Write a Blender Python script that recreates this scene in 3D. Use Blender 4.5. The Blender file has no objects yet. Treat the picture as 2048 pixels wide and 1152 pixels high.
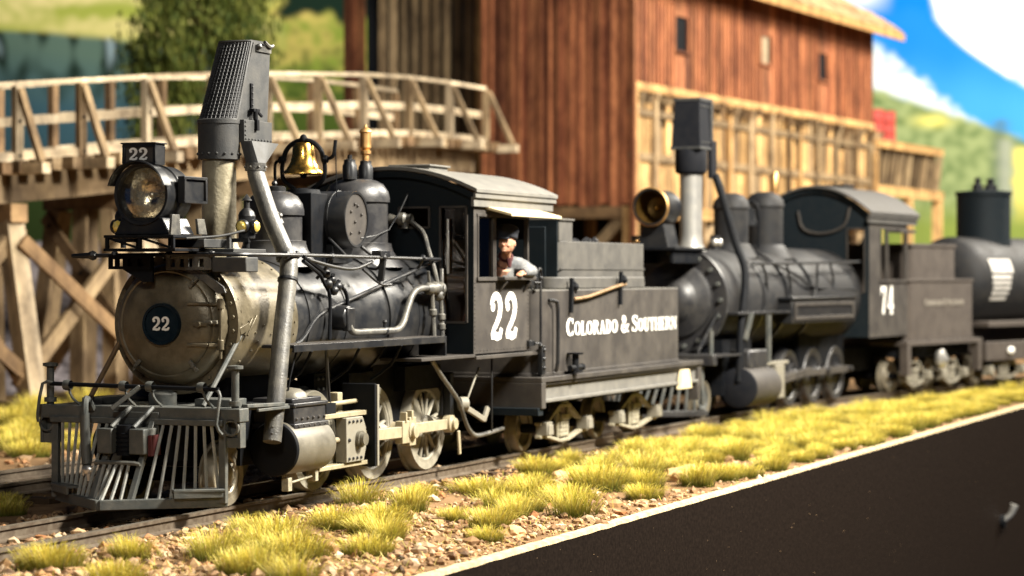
import bpy, math, random
import numpy as np
from mathutils import Vector, Matrix, noise as mnoise
random.seed(22); rng = np.random.default_rng(22)
S = 0.0254                      # all builder coordinates are inches of the full-size railway; x runs back along the train, z = 0 is rail top
sc = bpy.context.scene
col = sc.collection
R = math.radians

# ------------------------------------------------------------------ camera
cam = bpy.data.cameras.new('camera'); cam_o = bpy.data.objects.new('camera', cam); col.objects.link(cam_o)
cam.sensor_width = 36; cam.lens = 4800/2048*36
cam.clip_start = 0.1; cam.clip_end = 500
CAM = Vector((-743.8, -427.9, 81.4)); AZ = R(21.966); PITCH = math.atan(26/4800)
fwd = Vector((math.cos(AZ)*math.cos(PITCH), math.sin(AZ)*math.cos(PITCH), -math.sin(PITCH)))
cam_o.location = CAM*S
cam_o.rotation_euler = fwd.to_track_quat('-Z', 'Y').to_euler()
cam.dof.use_dof = True; cam.dof.focus_distance = 860*S; cam.dof.aperture_fstop = 0.92; cam.dof.aperture_blades = 0
sc.camera = cam_o

# ------------------------------------------------------------------ light: the layout room (ceiling lamps, plus added fills for backdrop and engine front)
w = bpy.data.worlds.new('World'); sc.world = w; w.use_nodes = True
bg = w.node_tree.nodes['Background']; bg.inputs[0].default_value = (0.26, 0.46, 1.0, 1); bg.inputs[1].default_value = 0.026
def area(name, loc, aim, size, power, colr, size_y=None):
    l = bpy.data.lights.new(name, 'AREA'); l.energy = power; l.color = colr; l.size = size*S
    if size_y: l.shape = 'RECTANGLE'; l.size_y = size_y*S
    o = bpy.data.objects.new(name, l); col.objects.link(o); o.location = Vector(loc)*S
    o.rotation_euler = (Vector(aim)-Vector(loc)).to_track_quat('-Z', 'Y').to_euler()
    return o
area('ceiling_lamp_over_aisle', (190, -560, 600), (160, -10, 30), 110, 17500, (1.0, 0.94, 0.83))
area('ceiling_lamp_over_yard', (1000, -560, 760), (1050, 60, 60), 260, 10000, (1.0, 0.93, 0.82))
area('added_backdrop_fill', (1950, -720, 1050), (1950, 500, 160), 360, 33000, (1.0, 0.93, 0.80))  # unseen lamp added so the distant backdrop and long wall get light
area('added_front_fill', (-980, -420, 620), (0, 0, 60), 150, 2300, (1.0, 0.95, 0.86))  # unseen lamp added to fill the smokebox front and glint in the headlight
sc.view_settings.view_transform = 'Standard'; sc.view_settings.look = 'None'; sc.view_settings.gamma = 1
sc.view_settings.exposure = 0.22; sc.view_settings.use_curve_mapping = False
sc.render.engine = 'CYCLES'
sc.cycles.max_bounces = 6; sc.cycles.diffuse_bounces = 2; sc.cycles.glossy_bounces = 3; sc.cycles.transmission_bounces = 6
sc.cycles.use_denoising = True; sc.cycles.sample_clamp_indirect = 4
sc.cycles.caustics_reflective = False; sc.cycles.caustics_refractive = False

# ------------------------------------------------------------------ materials
def lin(r, g, b):
    f = lambda c: (c/255/12.92 if c/255 <= 0.04045 else ((c/255+0.055)/1.055)**2.4)
    return (f(r), f(g), f(b))
MATS = {}
def mat(name, base, rough=0.55, metal=0.0, dirt=None, amount=0.35, scale=9.0, bump=0.15, bscale=70.0, spec=0.4, coat=0.0):
    m = bpy.data.materials.new(name); m.use_nodes = True; MATS[name] = m
    nt = m.node_tree; N = nt.nodes; L = nt.links; p = N['Principled BSDF']
    p.inputs['Metallic'].default_value = metal; p.inputs['Specular IOR Level'].default_value = spec
    p.inputs['Coat Weight'].default_value = coat
    g = N.new('ShaderNodeNewGeometry')
    n1 = N.new('ShaderNodeTexNoise'); n1.inputs['Scale'].default_value = scale; n1.inputs['Detail'].default_value = 6; n1.inputs['Roughness'].default_value = 0.65
    L.new(g.outputs['Position'], n1.inputs['Vector'])
    r = N.new('ShaderNodeValToRGB'); r.color_ramp.elements[0].position = 0.40; r.color_ramp.elements[1].position = 0.72
    L.new(n1.outputs['Fac'], r.inputs[0])
    mx = N.new('ShaderNodeMix'); mx.data_type = 'RGBA'
    mx.inputs[6].default_value = (*base, 1); mx.inputs[7].default_value = (*(dirt or [min(1, c*1.7+0.01) for c in base]), 1)
    ml = N.new('ShaderNodeMath'); ml.operation = 'MULTIPLY'; ml.inputs[1].default_value = amount
    L.new(r.outputs[0], ml.inputs[0]); L.new(ml.outputs[0], mx.inputs[0]); L.new(mx.outputs[2], p.inputs['Base Color'])
    mr = N.new('ShaderNodeMapRange'); mr.inputs[1].default_value = 0.3; mr.inputs[2].default_value = 0.7
    mr.inputs[3].default_value = max(0.05, rough-0.08); mr.inputs[4].default_value = min(1, rough+0.12)
    L.new(n1.outputs['Fac'], mr.inputs[0]); L.new(mr.outputs[0], p.inputs['Roughness'])
    if bump:
        n2 = N.new('ShaderNodeTexNoise'); n2.inputs['Scale'].default_value = bscale; n2.inputs['Detail'].default_value = 3
        L.new(g.outputs['Position'], n2.inputs['Vector'])
        b = N.new('ShaderNodeBump'); b.inputs['Strength'].default_value = bump; b.inputs['Distance'].default_value = 0.01
        L.new(n2.outputs['Fac'], b.inputs['Height']); L.new(b.outputs[0], p.inputs['Normal'])
    return m
def wood(name, a, b, rough=0.8, vary=0.35, grain=(26, 26, 1.6), red=None):
    """weathered timber: grain runs along the piece's own z axis, every piece a little different"""
    m = bpy.data.materials.new(name); m.use_nodes = True; MATS[name] = m
    nt = m.node_tree; N = nt.nodes; L = nt.links; p = N['Principled BSDF']
    p.inputs['Roughness'].default_value = rough; p.inputs['Specular IOR Level'].default_value = 0.2
    tc = N.new('ShaderNodeTexCoord'); oi = N.new('ShaderNodeObjectInfo')
    mp = N.new('ShaderNodeVectorMath'); mp.operation = 'MULTIPLY'; mp.inputs[1].default_value = grain
    ad = N.new('ShaderNodeVectorMath'); ad.operation = 'ADD'
    sc2 = N.new('ShaderNodeMath'); sc2.operation = 'MULTIPLY'; sc2.inputs[1].default_value = 37.0
    L.new(tc.outputs['Object'], mp.inputs[0]); L.new(mp.outputs[0], ad.inputs[0]); L.new(oi.outputs['Random'], sc2.inputs[0]); L.new(sc2.outputs[0], ad.inputs[1])
    n = N.new('ShaderNodeTexNoise'); n.inputs['Scale'].default_value = 1.0; n.inputs['Detail'].default_value = 5; n.inputs['Roughness'].default_value = 0.6
    L.new(ad.outputs[0], n.inputs['Vector'])
    r = N.new('ShaderNodeValToRGB'); r.color_ramp.elements[0].position = 0.36; r.color_ramp.elements[1].position = 0.66
    r.color_ramp.elements[0].color = (*a, 1); r.color_ramp.elements[1].color = (*b, 1)
    L.new(n.outputs['Fac'], r.inputs[0])
    hs = N.new('ShaderNodeHueSaturation')
    mr = N.new('ShaderNodeMapRange'); mr.inputs[3].default_value = 1-vary; mr.inputs[4].default_value = 1+vary
    L.new(oi.outputs['Random'], mr.inputs[0]); L.new(mr.outputs[0], hs.inputs['Value']); L.new(r.outputs[0], hs.inputs['Color'])
    g = N.new('ShaderNodeNewGeometry'); n3 = N.new('ShaderNodeTexNoise'); n3.inputs['Scale'].default_value = 1.5; n3.inputs['Detail'].default_value = 6; n3.inputs['Roughness'].default_value = 0.7
    st = N.new('ShaderNodeVectorMath'); st.operation = 'MULTIPLY'; st.inputs[1].default_value = (1.6, 1.6, 0.7); L.new(g.outputs['Position'], st.inputs[0]); L.new(st.outputs[0], n3.inputs['Vector'])
    m3 = N.new('ShaderNodeMapRange'); m3.inputs[1].default_value = 0.35; m3.inputs[2].default_value = 0.65; m3.inputs[3].default_value = 0.45; m3.inputs[4].default_value = 1.2; L.new(n3.outputs['Fac'], m3.inputs[0])
    mm = N.new('ShaderNodeMix'); mm.data_type = 'RGBA'; mm.blend_type = 'MULTIPLY'; mm.inputs[0].default_value = 1.0; L.new(hs.outputs[0], mm.inputs[6]); L.new(m3.outputs[0], mm.inputs[7]); L.new(mm.outputs[2], p.inputs['Base Color'])
    h2_ = N.new('ShaderNodeMapRange'); h2_.inputs[3].default_value = 0.488; h2_.inputs[4].default_value = 0.515; L.new(n3.outputs['Fac'], h2_.inputs[0]); L.new(h2_.outputs[0], hs.inputs['Hue'])
    bp = N.new('ShaderNodeBump'); bp.inputs['Strength'].default_value = 0.4; bp.inputs['Distance'].default_value = 0.02
    L.new(n.outputs['Fac'], bp.inputs['Height']); L.new(bp.outputs[0], p.inputs['Normal'])
    return m
def island_mat(name, cols, rough=0.8, trans=0.0):
    """colour picked per loose piece (stone, blade, leaf)"""
    m = bpy.data.materials.new(name); m.use_nodes = True; MATS[name] = m
    nt = m.node_tree; N = nt.nodes; L = nt.links; p = N['Principled BSDF']; p.inputs['Roughness'].default_value = rough
    p.inputs['Specular IOR Level'].default_value = 0.25
    g = N.new('ShaderNodeNewGeometry'); r = N.new('ShaderNodeValToRGB'); r.color_ramp.interpolation = 'LINEAR'
    els = r.color_ramp.elements
    while len(els) < len(cols): els.new(0.5)
    for i, c in enumerate(cols): els[i].position = i/(len(cols)-1); els[i].color = (*c, 1)
    L.new(g.outputs['Random Per Island'], r.inputs[0]); L.new(r.outputs[0], p.inputs['Base Color'])
    if trans:
        t = N.new('ShaderNodeBsdfTranslucent'); ms = N.new('ShaderNodeMixShader'); ms.inputs[0].default_value = trans
        L.new(r.outputs[0], t.inputs[0]); L.new(p.outputs[0], ms.inputs[1]); L.new(t.outputs[0], ms.inputs[2])
        L.new(ms.outputs[0], N['Material Output'].inputs[0])
    return m
mat('engine_black', (0.009, 0.010, 0.012), 0.36, dirt=(0.034, 0.030, 0.024), amount=0.45, scale=6, bump=0.10, spec=0.42)
mat('engine_matte', (0.010, 0.0105, 0.012), 0.62, dirt=(0.034, 0.030, 0.025), amount=0.6, scale=5, bump=0.10, spec=0.30)
mat('engine_dark', (0.005, 0.006, 0.008), 0.6, dirt=(0.014, 0.012, 0.010), amount=0.4, bump=0.05, spec=0.10)
mat('cab_black', (0.006, 0.010, 0.013), 0.62, dirt=(0.014, 0.015, 0.015), amount=0.3, bump=0.05, spec=0.14)
mat('weathered_grey', (0.036, 0.032, 0.029), 0.58, dirt=(0.080, 0.069, 0.056), amount=0.6, scale=3.2, bump=0.08, spec=0.25)
mat('roof_grey', (0.115, 0.110, 0.098), 0.65, dirt=(0.20, 0.187, 0.155), amount=0.5, scale=5, bump=0.1)
mat('smokebox_graphite', (0.105, 0.087, 0.054), 0.36, 0.35, dirt=(0.24, 0.20, 0.128), amount=0.6, scale=5, bump=0.22, bscale=45, spec=0.55)
mat('stack_graphite', (0.27, 0.235, 0.155), 0.42, 0.30, dirt=(0.46, 0.41, 0.29), amount=0.6, scale=7, bump=0.35, bscale=38, spec=0.5)
mat('weathered_dome', (0.019, 0.019, 0.021), 0.40, dirt=(0.060, 0.055, 0.047), amount=0.5, scale=6, bump=0.14, spec=0.55)
mat('hood_iron', (0.034, 0.035, 0.035), 0.6, dirt=(0.075, 0.070, 0.060), amount=0.55, scale=7, bump=0.2)
mat('mesh_iron', (0.020, 0.021, 0.023), 0.5, dirt=(0.055, 0.052, 0.046), amount=0.4, scale=20, bump=0.0, spec=0.6)
mat('pipe_iron', (0.045, 0.044, 0.041), 0.42, dirt=(0.17, 0.157, 0.125), amount=0.8, scale=6, bump=0.35, spec=0.6)
mat('slat_iron', (0.20, 0.205, 0.19), 0.5, dirt=(0.36, 0.34, 0.28), amount=0.6, scale=14, bump=0.3)
mat('pilot_iron', (0.058, 0.063, 0.060), 0.5, dirt=(0.16, 0.148, 0.12), amount=0.5, scale=8, bump=0.25)
mat('crosshead_grey', (0.20, 0.185, 0.145), 0.6, dirt=(0.16, 0.14, 0.10), amount=0.6, scale=9, bump=0.15)
mat('cylinder_grey', (0.115, 0.105, 0.082), 0.42, 0.2, dirt=(0.21, 0.19, 0.145), amount=0.6, scale=6, bump=0.15)
mat('wheel_tan', (0.19, 0.175, 0.135), 0.5, dirt=(0.34, 0.31, 0.235), amount=0.6, scale=8, bump=0.1)
mat('tyre_steel', (0.16, 0.14, 0.105), 0.45, 0.3, dirt=(0.36, 0.32, 0.22), amount=0.6, scale=10, bump=0.1)
mat('rod_cream', (0.33, 0.285, 0.185), 0.42, dirt=(0.15, 0.125, 0.08), amount=0.6, scale=10, bump=0.1)
mat('truck_cream', (0.34, 0.31, 0.22), 0.6, dirt=(0.09, 0.075, 0.055), amount=0.8, scale=14, bump=0.1)
mat('brass', (0.78, 0.45, 0.10), 0.24, 1.0, dirt=(0.50, 0.25, 0.05), amount=0.6, scale=14, bump=0.1)
mat('brass_dull', (0.62, 0.36, 0.14), 0.4, 0.9, bump=0.1)
mat('copper_pipe', (0.30, 0.19, 0.10), 0.4, 0.6, bump=0.1)
mat('white_paint', (0.82, 0.80, 0.74), 0.6, dirt=(0.55, 0.52, 0.46), amount=0.4, scale=25, bump=0.0)
mat('plate_navy', (0.003, 0.010, 0.016), 0.35, bump=0.0, spec=0.2)
mat('cream_awning', (0.55, 0.46, 0.28), 0.7, bump=0.1)
mat('rail_rust', (0.085, 0.062, 0.042), 0.6, 0.2, dirt=(0.19, 0.155, 0.11), amount=0.7, scale=12, bump=0.3)
mat('rail_head', (0.24, 0.21, 0.165), 0.35, 0.6, dirt=(0.12, 0.09, 0.06), amount=0.5, scale=12, bump=0.1)
mat('skin', (0.50, 0.27, 0.17), 0.5, dirt=(0.42, 0.14, 0.08), amount=0.5, scale=14, bump=0.0)
mat('shirt_grey', (0.09, 0.095, 0.10), 0.85, dirt=(0.36, 0.35, 0.33), amount=0.6, scale=9, bump=0.2, bscale=30)
mat('cap_dark', (0.014, 0.016, 0.022), 0.8, bump=0.1)
mat('red_scarf', (0.05, 0.008, 0.008), 0.8, bump=0.1)
mat('fascia_black', (0.0075, 0.0050, 0.0036), 0.5, dirt=(0.015, 0.0092, 0.0058), amount=0.8, scale=26, bump=0.15, bscale=60, spec=0.06)
mat('fascia_edge', (0.46, 0.37, 0.22), 0.9, dirt=(0.26, 0.17, 0.08), amount=0.9, scale=10, bump=0.3)
mat('mirror', (0.90, 0.86, 0.76), 0.22, 0.75, dirt=(0.42, 0.34, 0.20), amount=0.9, scale=16, bump=1.0, bscale=14)
mat('amber_reflector', (0.95, 0.68, 0.16), 0.3, 0.4, bump=0.6, bscale=30)
mat('red_dark', (0.06, 0.008, 0.008), 0.7, bump=0.1)
mat('red_paint', (0.30, 0.035, 0.025), 0.7, bump=0.1)
mat('steel_bright', (0.62, 0.60, 0.55), 0.35, 0.8, bump=0.1)
mat('coal', (0.02, 0.02, 0.022), 0.4, bump=0.6, bscale=25)
mat('bunker_grey', (0.055, 0.052, 0.047), 0.65, dirt=(0.12, 0.11, 0.09), amount=0.5, scale=4, bump=0.08)
mat('tender_brown', (0.050, 0.040, 0.033), 0.7, dirt=(0.085, 0.068, 0.053), amount=0.5, scale=4, bump=0.05)
mat('stack_silver', (0.27, 0.265, 0.25), 0.42, 0.4, dirt=(0.34, 0.32, 0.27), amount=0.5, scale=7, bump=0.1)
mat('hood_dark', (0.008, 0.009, 0.012), 0.7, dirt=(0.02, 0.019, 0.02), amount=0.4, bump=0.1, spec=0.12)
mat('roof_grey2', (0.05, 0.047, 0.043), 0.7, dirt=(0.09, 0.083, 0.072), amount=0.5, scale=5, bump=0.1)
mat('brass_shade', (0.10, 0.055, 0.012), 0.35, 0.8, bump=0.1)
mat('dull_white', (0.50, 0.48, 0.44), 0.7, dirt=(0.22, 0.20, 0.17), amount=0.7, scale=9, bump=0)
mat('amber_gem', (0.92, 0.66, 0.10), 0.12, 0.25, dirt=(0.95, 0.85, 0.45), amount=0.8, scale=30, bump=0.0, spec=0.9)
mat('faded_white', (0.32, 0.29, 0.24), 0.7, dirt=(0.12, 0.10, 0.08), amount=0.8, scale=12, bump=0)
def glass(name, c, rough=0.03, refl=0.12):
    """thin pane: mostly lets light straight through, tinted, with a mirror share on top"""
    m = bpy.data.materials.new(name); m.use_nodes = True; MATS[name] = m
    nt = m.node_tree; N = nt.nodes; L = nt.links; N.remove(N['Principled BSDF'])
    t = N.new('ShaderNodeBsdfTransparent'); t.inputs[0].default_value = (*c, 1); g = N.new('ShaderNodeBsdfGlossy'); g.inputs['Roughness'].default_value = rough
    fr = N.new('ShaderNodeFresnel'); fr.inputs[0].default_value = 1.5; ad = N.new('ShaderNodeMath'); ad.operation = 'ADD'; ad.inputs[1].default_value = refl; ad.use_clamp = True
    mx = N.new('ShaderNodeMixShader'); L.new(fr.outputs[0], ad.inputs[0]); L.new(ad.outputs[0], mx.inputs[0]); L.new(t.outputs[0], mx.inputs[1]); L.new(g.outputs[0], mx.inputs[2]); L.new(mx.outputs[0], N['Material Output'].inputs[0])
glass('lens_clear', (1, 0.98, 0.93), 0.08, 0.02); glass('lens_amber', (1.0, 0.80, 0.22), 0.15, 0.05); glass('pane_brown', (0.62, 0.44, 0.26), 0.05, 0.05)
wood('timber_tan', (0.15, 0.098, 0.052), (0.36, 0.26, 0.15))
wood('timber_pale', (0.30, 0.225, 0.14), (0.56, 0.46, 0.32), vary=0.3)
wood('timber_brown', (0.115, 0.07, 0.035), (0.25, 0.155, 0.08))
wood('timber_gold', (0.32, 0.175, 0.065), (0.66, 0.42, 0.185), vary=0.36)
wood('barn_red', (0.120, 0.034, 0.018), (0.40, 0.155, 0.070), vary=0.5)
wood('tie_wood', (0.035, 0.022, 0.013), (0.125, 0.075, 0.036), vary=0.4)
wood('shingle', (0.28, 0.175, 0.085), (0.52, 0.36, 0.19), vary=0.3)
island_mat('ballast_stone', [(0.045, 0.028, 0.017), (0.22, 0.12, 0.055), (0.38, 0.235, 0.11), (0.13, 0.07, 0.034), (0.48, 0.33, 0.18), (0.30, 0.125, 0.045), (0.58, 0.45, 0.29), (0.19, 0.105, 0.05), (0.42, 0.24, 0.10)])
def grass_mat():
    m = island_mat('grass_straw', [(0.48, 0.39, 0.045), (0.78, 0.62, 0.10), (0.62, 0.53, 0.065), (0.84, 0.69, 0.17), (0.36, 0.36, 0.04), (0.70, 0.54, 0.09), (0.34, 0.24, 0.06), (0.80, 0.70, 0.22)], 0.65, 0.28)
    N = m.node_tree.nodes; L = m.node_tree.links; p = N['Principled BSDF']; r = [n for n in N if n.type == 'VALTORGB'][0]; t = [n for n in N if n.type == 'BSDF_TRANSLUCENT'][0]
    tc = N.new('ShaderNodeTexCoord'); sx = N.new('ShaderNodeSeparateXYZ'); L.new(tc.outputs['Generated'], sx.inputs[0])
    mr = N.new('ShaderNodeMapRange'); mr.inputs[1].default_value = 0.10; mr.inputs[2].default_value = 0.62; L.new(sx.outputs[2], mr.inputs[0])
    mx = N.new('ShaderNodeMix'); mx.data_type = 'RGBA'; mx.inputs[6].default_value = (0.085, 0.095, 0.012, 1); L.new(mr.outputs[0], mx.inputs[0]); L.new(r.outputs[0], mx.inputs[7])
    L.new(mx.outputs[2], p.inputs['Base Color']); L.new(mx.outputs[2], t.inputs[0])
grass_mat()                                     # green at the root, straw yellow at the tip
island_mat('straw_fibre', [(0.30, 0.24, 0.03), (0.62, 0.50, 0.10), (0.24, 0.24, 0.03), (0.74, 0.62, 0.22), (0.40, 0.28, 0.08)], 0.7, 0.2)
island_mat('leaf_green', [(0.05, 0.09, 0.02), (0.16, 0.20, 0.035), (0.27, 0.29, 0.06), (0.09, 0.13, 0.03)], 0.7, 0.3)

# ------------------------------------------------------------------ mesh helpers (inches)
V = Vector
def perp(d):
    d = V(d).normalized(); a = V((0, 0, 1)) if abs(d.z) < 0.9 else V((1, 0, 0))
    u = d.cross(a).normalized(); return u, d.cross(u).normalized()
class B:
    def __init__(s): s.v = []; s.f = []; s.c = []
    def add(s, vs, fs):
        n = len(s.v); s.c.append((n, len(s.f))); s.v += [V(p) for p in vs]; s.f += [tuple(i+n for i in f) for f in fs]; return s
    def box(s, x0, x1, y0, y1, z0, z1):
        x0, x1 = sorted((x0, x1)); y0, y1 = sorted((y0, y1)); z0, z1 = sorted((z0, z1))
        return s.add([(x0,y0,z0),(x1,y0,z0),(x1,y1,z0),(x0,y1,z0),(x0,y0,z1),(x1,y0,z1),(x1,y1,z1),(x0,y1,z1)],
                     [(0,3,2,1),(4,5,6,7),(0,1,5,4),(1,2,6,5),(2,3,7,6),(3,0,4,7)])
    def beam(s, p, q, wd, ht, up=(0, 0, 1)):
        p, q = V(p), V(q); d = (q-p).normalized(); up = V(up)
        if abs(d.dot(up)) > 0.98: up = V((1, 0, 0))
        a = d.cross(up).normalized()*wd/2; b = a.cross(d).normalized()*ht/2
        return s.add([p-a-b,p+a-b,p+a+b,p-a+b,q-a-b,q+a-b,q+a+b,q-a+b], [(0,1,2,3),(7,6,5,4),(0,4,5,1),(1,5,6,2),(2,6,7,3),(3,7,4,0)])
    def cyl(s, p, q, r0, r1=None, n=20, cap=True):
        r1 = r0 if r1 is None else r1; p, q = V(p), V(q); u, w_ = perp(q-p); vs = []
        for c, r in ((p, r0), (q, r1)):
            for i in range(n):
                t = 2*math.pi*i/n; vs.append(c+(u*math.cos(t)+w_*math.sin(t))*r)
        fs = [(i, (i+1) % n, n+(i+1) % n, n+i) for i in range(n)]
        if cap: fs += [tuple(range(n-1, -1, -1)), tuple(range(n, 2*n))]
        return s.add(vs, fs)
    def tube(s, pts, r, n=8, smooth=4, rs=None):
        P = [V(p) for p in pts]
        if smooth and len(P) > 2:
            Q = []; E_ = [P[0]*2-P[1]]+P+[P[-1]*2-P[-2]]; RR = []
            for k in range(1, len(E_)-2):
                a, b, c, d = E_[k-1:k+3]
                for j in range(smooth):
                    t = j/smooth
                    Q.append(0.5*((2*b)+(c-a)*t+(2*a-5*b+4*c-d)*t*t+(-a+3*b-3*c+d)*t**3))
                    if rs: RR.append(rs[k-1]*(1-t)+rs[k]*t)
            Q.append(P[-1]); P = Q
            if rs: RR.append(rs[-1]); rs = RR
        u, w_ = perp(P[1]-P[0]); vs = []
        for i, c in enumerate(P):
            d = (P[min(i+1, len(P)-1)]-P[max(i-1, 0)]).normalized()
            u = (u-d*u.dot(d)).normalized(); w_ = d.cross(u)
            rr = rs[i] if rs else r
            for k in range(n):
                t = 2*math.pi*k/n; vs.append(c+(u*math.cos(t)+w_*math.sin(t))*rr)
        m = len(P); fs = [(i*n+k, i*n+(k+1) % n, (i+1)*n+(k+1) % n, (i+1)*n+k) for i in range(m-1) for k in range(n)]
        fs += [tuple(range(n-1, -1, -1)), tuple(range((m-1)*n, m*n))]
        return s.add(vs, fs)
    def lathe(s, prof, o=(0, 0, 0), ax=(0, 0, 1), n=32, a0=0, a1=2*math.pi, ref=None):
        """prof: (radius, height along ax)"""
        ax = V(ax).normalized(); o = V(o)
        if ref is None: u, w_ = perp(ax)
        else: u = V(ref); w_ = ax.cross(u)
        full = abs(a1-a0-2*math.pi) < 1e-6; m = n if full else n+1; vs = []; fs = []
        for r, h in prof:
            for i in range(m):
                t = a0+(a1-a0)*i/n; vs.append(o+ax*h+(u*math.cos(t)+w_*math.sin(t))*max(r, 1e-4))
        for j in range(len(prof)-1):
            for i in range(n):
                k = (i+1) % m; fs.append((j*m+i, j*m+k, (j+1)*m+k, (j+1)*m+i))
        return s.add(vs, fs)
    def prism(s, poly, plane, t0, t1):
        """plane: 'xz' (extruded in y), 'yz' (in x), 'xy' (in z)"""
        g = {'xz': lambda a, b, t: (a, t, b), 'yz': lambda a, b, t: (t, a, b), 'xy': lambda a, b, t: (a, b, t)}[plane]
        n = len(poly)
        return s.add([g(a, b, t0) for a, b in poly]+[g(a, b, t1) for a, b in poly],
                     [tuple(range(n)), tuple(range(2*n-1, n-1, -1))]+[(i, n+i, n+(i+1) % n, (i+1) % n) for i in range(n)])
    def ball(s, c, r, n=12, sc_=(1, 1, 1)):
        c = V(c); m = max(4, n//2); vs = []; fs = []
        for j in range(m+1):
            a = math.pi*j/m
            for i in range(n):
                t = 2*math.pi*i/n; vs.append(c+V((math.sin(a)*math.cos(t)*r*sc_[0], math.sin(a)*math.sin(t)*r*sc_[1], math.cos(a)*r*sc_[2])))
        for j in range(m):
            for i in range(n): fs.append((j*n+i, (j+1)*n+i, (j+1)*n+(i+1) % n, j*n+(i+1) % n))
        return s.add(vs, fs)
    def moved(s, d):
        d = V(d); s.v = [p+d for p in s.v]; return s
    def mesh(s, name, origin):
        me = bpy.data.meshes.new(name)
        me.from_pydata([tuple((p-origin)*S) for p in s.v], [], s.f)
        import bmesh
        bm = bmesh.new(); bm.from_mesh(me); bmesh.ops.remove_doubles(bm, verts=bm.verts, dist=0.002*S); bmesh.ops.recalc_face_normals(bm, faces=bm.faces)
        bm.to_mesh(me); bm.free()
        me.polygons.foreach_set('use_smooth', [True]*len(me.polygons)); me.set_sharp_from_angle(angle=R(38))
        return me
    def clusters(s):
        """pieces that do not touch each other, found by their boxes"""
        if len(s.c) < 2 or s.c[0] != (0, 0): return [s]
        rng_ = [(a[0], b_[0], a[1], b_[1]) for a, b_ in zip(s.c, s.c[1:]+[(len(s.v), len(s.f))])]
        bx = [([min(p[i] for p in s.v[a:b_])-0.15 for i in range(3)], [max(p[i] for p in s.v[a:b_])+0.15 for i in range(3)]) for a, b_, _, _ in rng_]
        par = list(range(len(bx)))
        def find(i):
            while par[i] != i: i = par[i]
            return i
        for i in range(len(bx)):
            for j in range(i):
                if all(bx[i][0][k] <= bx[j][1][k] and bx[j][0][k] <= bx[i][1][k] for k in range(3)): par[find(i)] = find(j)
        roots = sorted({find(i) for i in range(len(bx))})
        if len(roots) == 1 or len(roots) > 8: return [s]
        out = []
        for r in roots:
            q = B()
            for i, (a, b_, f0, f1) in enumerate(rng_):
                if find(i) == r: q.add(s.v[a:b_], [tuple(k-a for k in f) for f in s.f[f0:f1]])
            out.append(q)
        return out
    def build(s, name, m, parent=None, bev=0.0, whole=False, **props):
        if parent is not None and not whole and 'kind' not in props and not any(w_ in name for w_ in ('number', 'letter', 'eyes', 'wheel', 'body', 'shirt', 'cap')):
            cs = s.clusters()
            if len(cs) > 1:
                made = [q.build(name, m, parent, bev, True, **props) for q in cs]
                return max(made, key=lambda o: len(o.data.vertices))
        lo = V((min(p[i] for p in s.v) for i in range(3))); hi = V((max(p[i] for p in s.v) for i in range(3)))
        org = (lo+hi)/2
        if parent is None: org.z = lo.z
        o = link(name, s.mesh(name, org), org, parent); o.data.materials.append(MATS[m])
        if bev:
            b = o.modifiers.new('bevel', 'BEVEL'); b.width = bev*S; b.segments = 2; b.limit_method = 'ANGLE'; b.angle_limit = R(40)
        for k, val in props.items(): o[k] = val
        return o
ORG = {}
def link(name, data, org, parent):
    o = bpy.data.objects.new(name, data); col.objects.link(o)
    if parent is not None and parent.parent is not None and parent.parent.parent is not None: parent = parent.parent   # never a fourth level
    ORG[o.name] = V(org)
    if parent is not None: o.parent = parent; o.location = (V(org)-ORG[parent.name])*S
    else: o.location = V(org)*S
    return o
def thing(name, label, cat, org, group=None):
    o = link(name, None, org, None); o.empty_display_size = 0.1; o['label'] = label; o['category'] = cat
    if group: o['group'] = group
    return o
def tag(o, label, cat, group=None):
    o['label'] = label; o['category'] = cat
    if group: o['group'] = group
    return o
_unit = {}
def stick(name, m, parent, p, q, wd, ht, up=(0, 0, 1)):
    """one squared timber from p to q: every stick shares a cube mesh per timber kind"""
    if m not in _unit:
        b = B(); b.box(-0.5, 0.5, -0.5, 0.5, -0.5, 0.5); me = b.mesh('timber', V((0, 0, 0))); me.materials.append(MATS[m]); _unit[m] = me
    p, q = V(p), V(q); d = q-p; L_ = d.length; d.normalize(); up = V(up)
    if abs(d.dot(up)) > 0.98: up = V((1, 0, 0))
    x = d.cross(up).normalized(); y = d.cross(x).normalized()
    o = link(name, _unit[m], (p+q)/2, parent)
    o.rotation_euler = Matrix((x, y, d)).transposed().to_euler(); o.scale = (wd, ht, L_)
    return o

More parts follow.
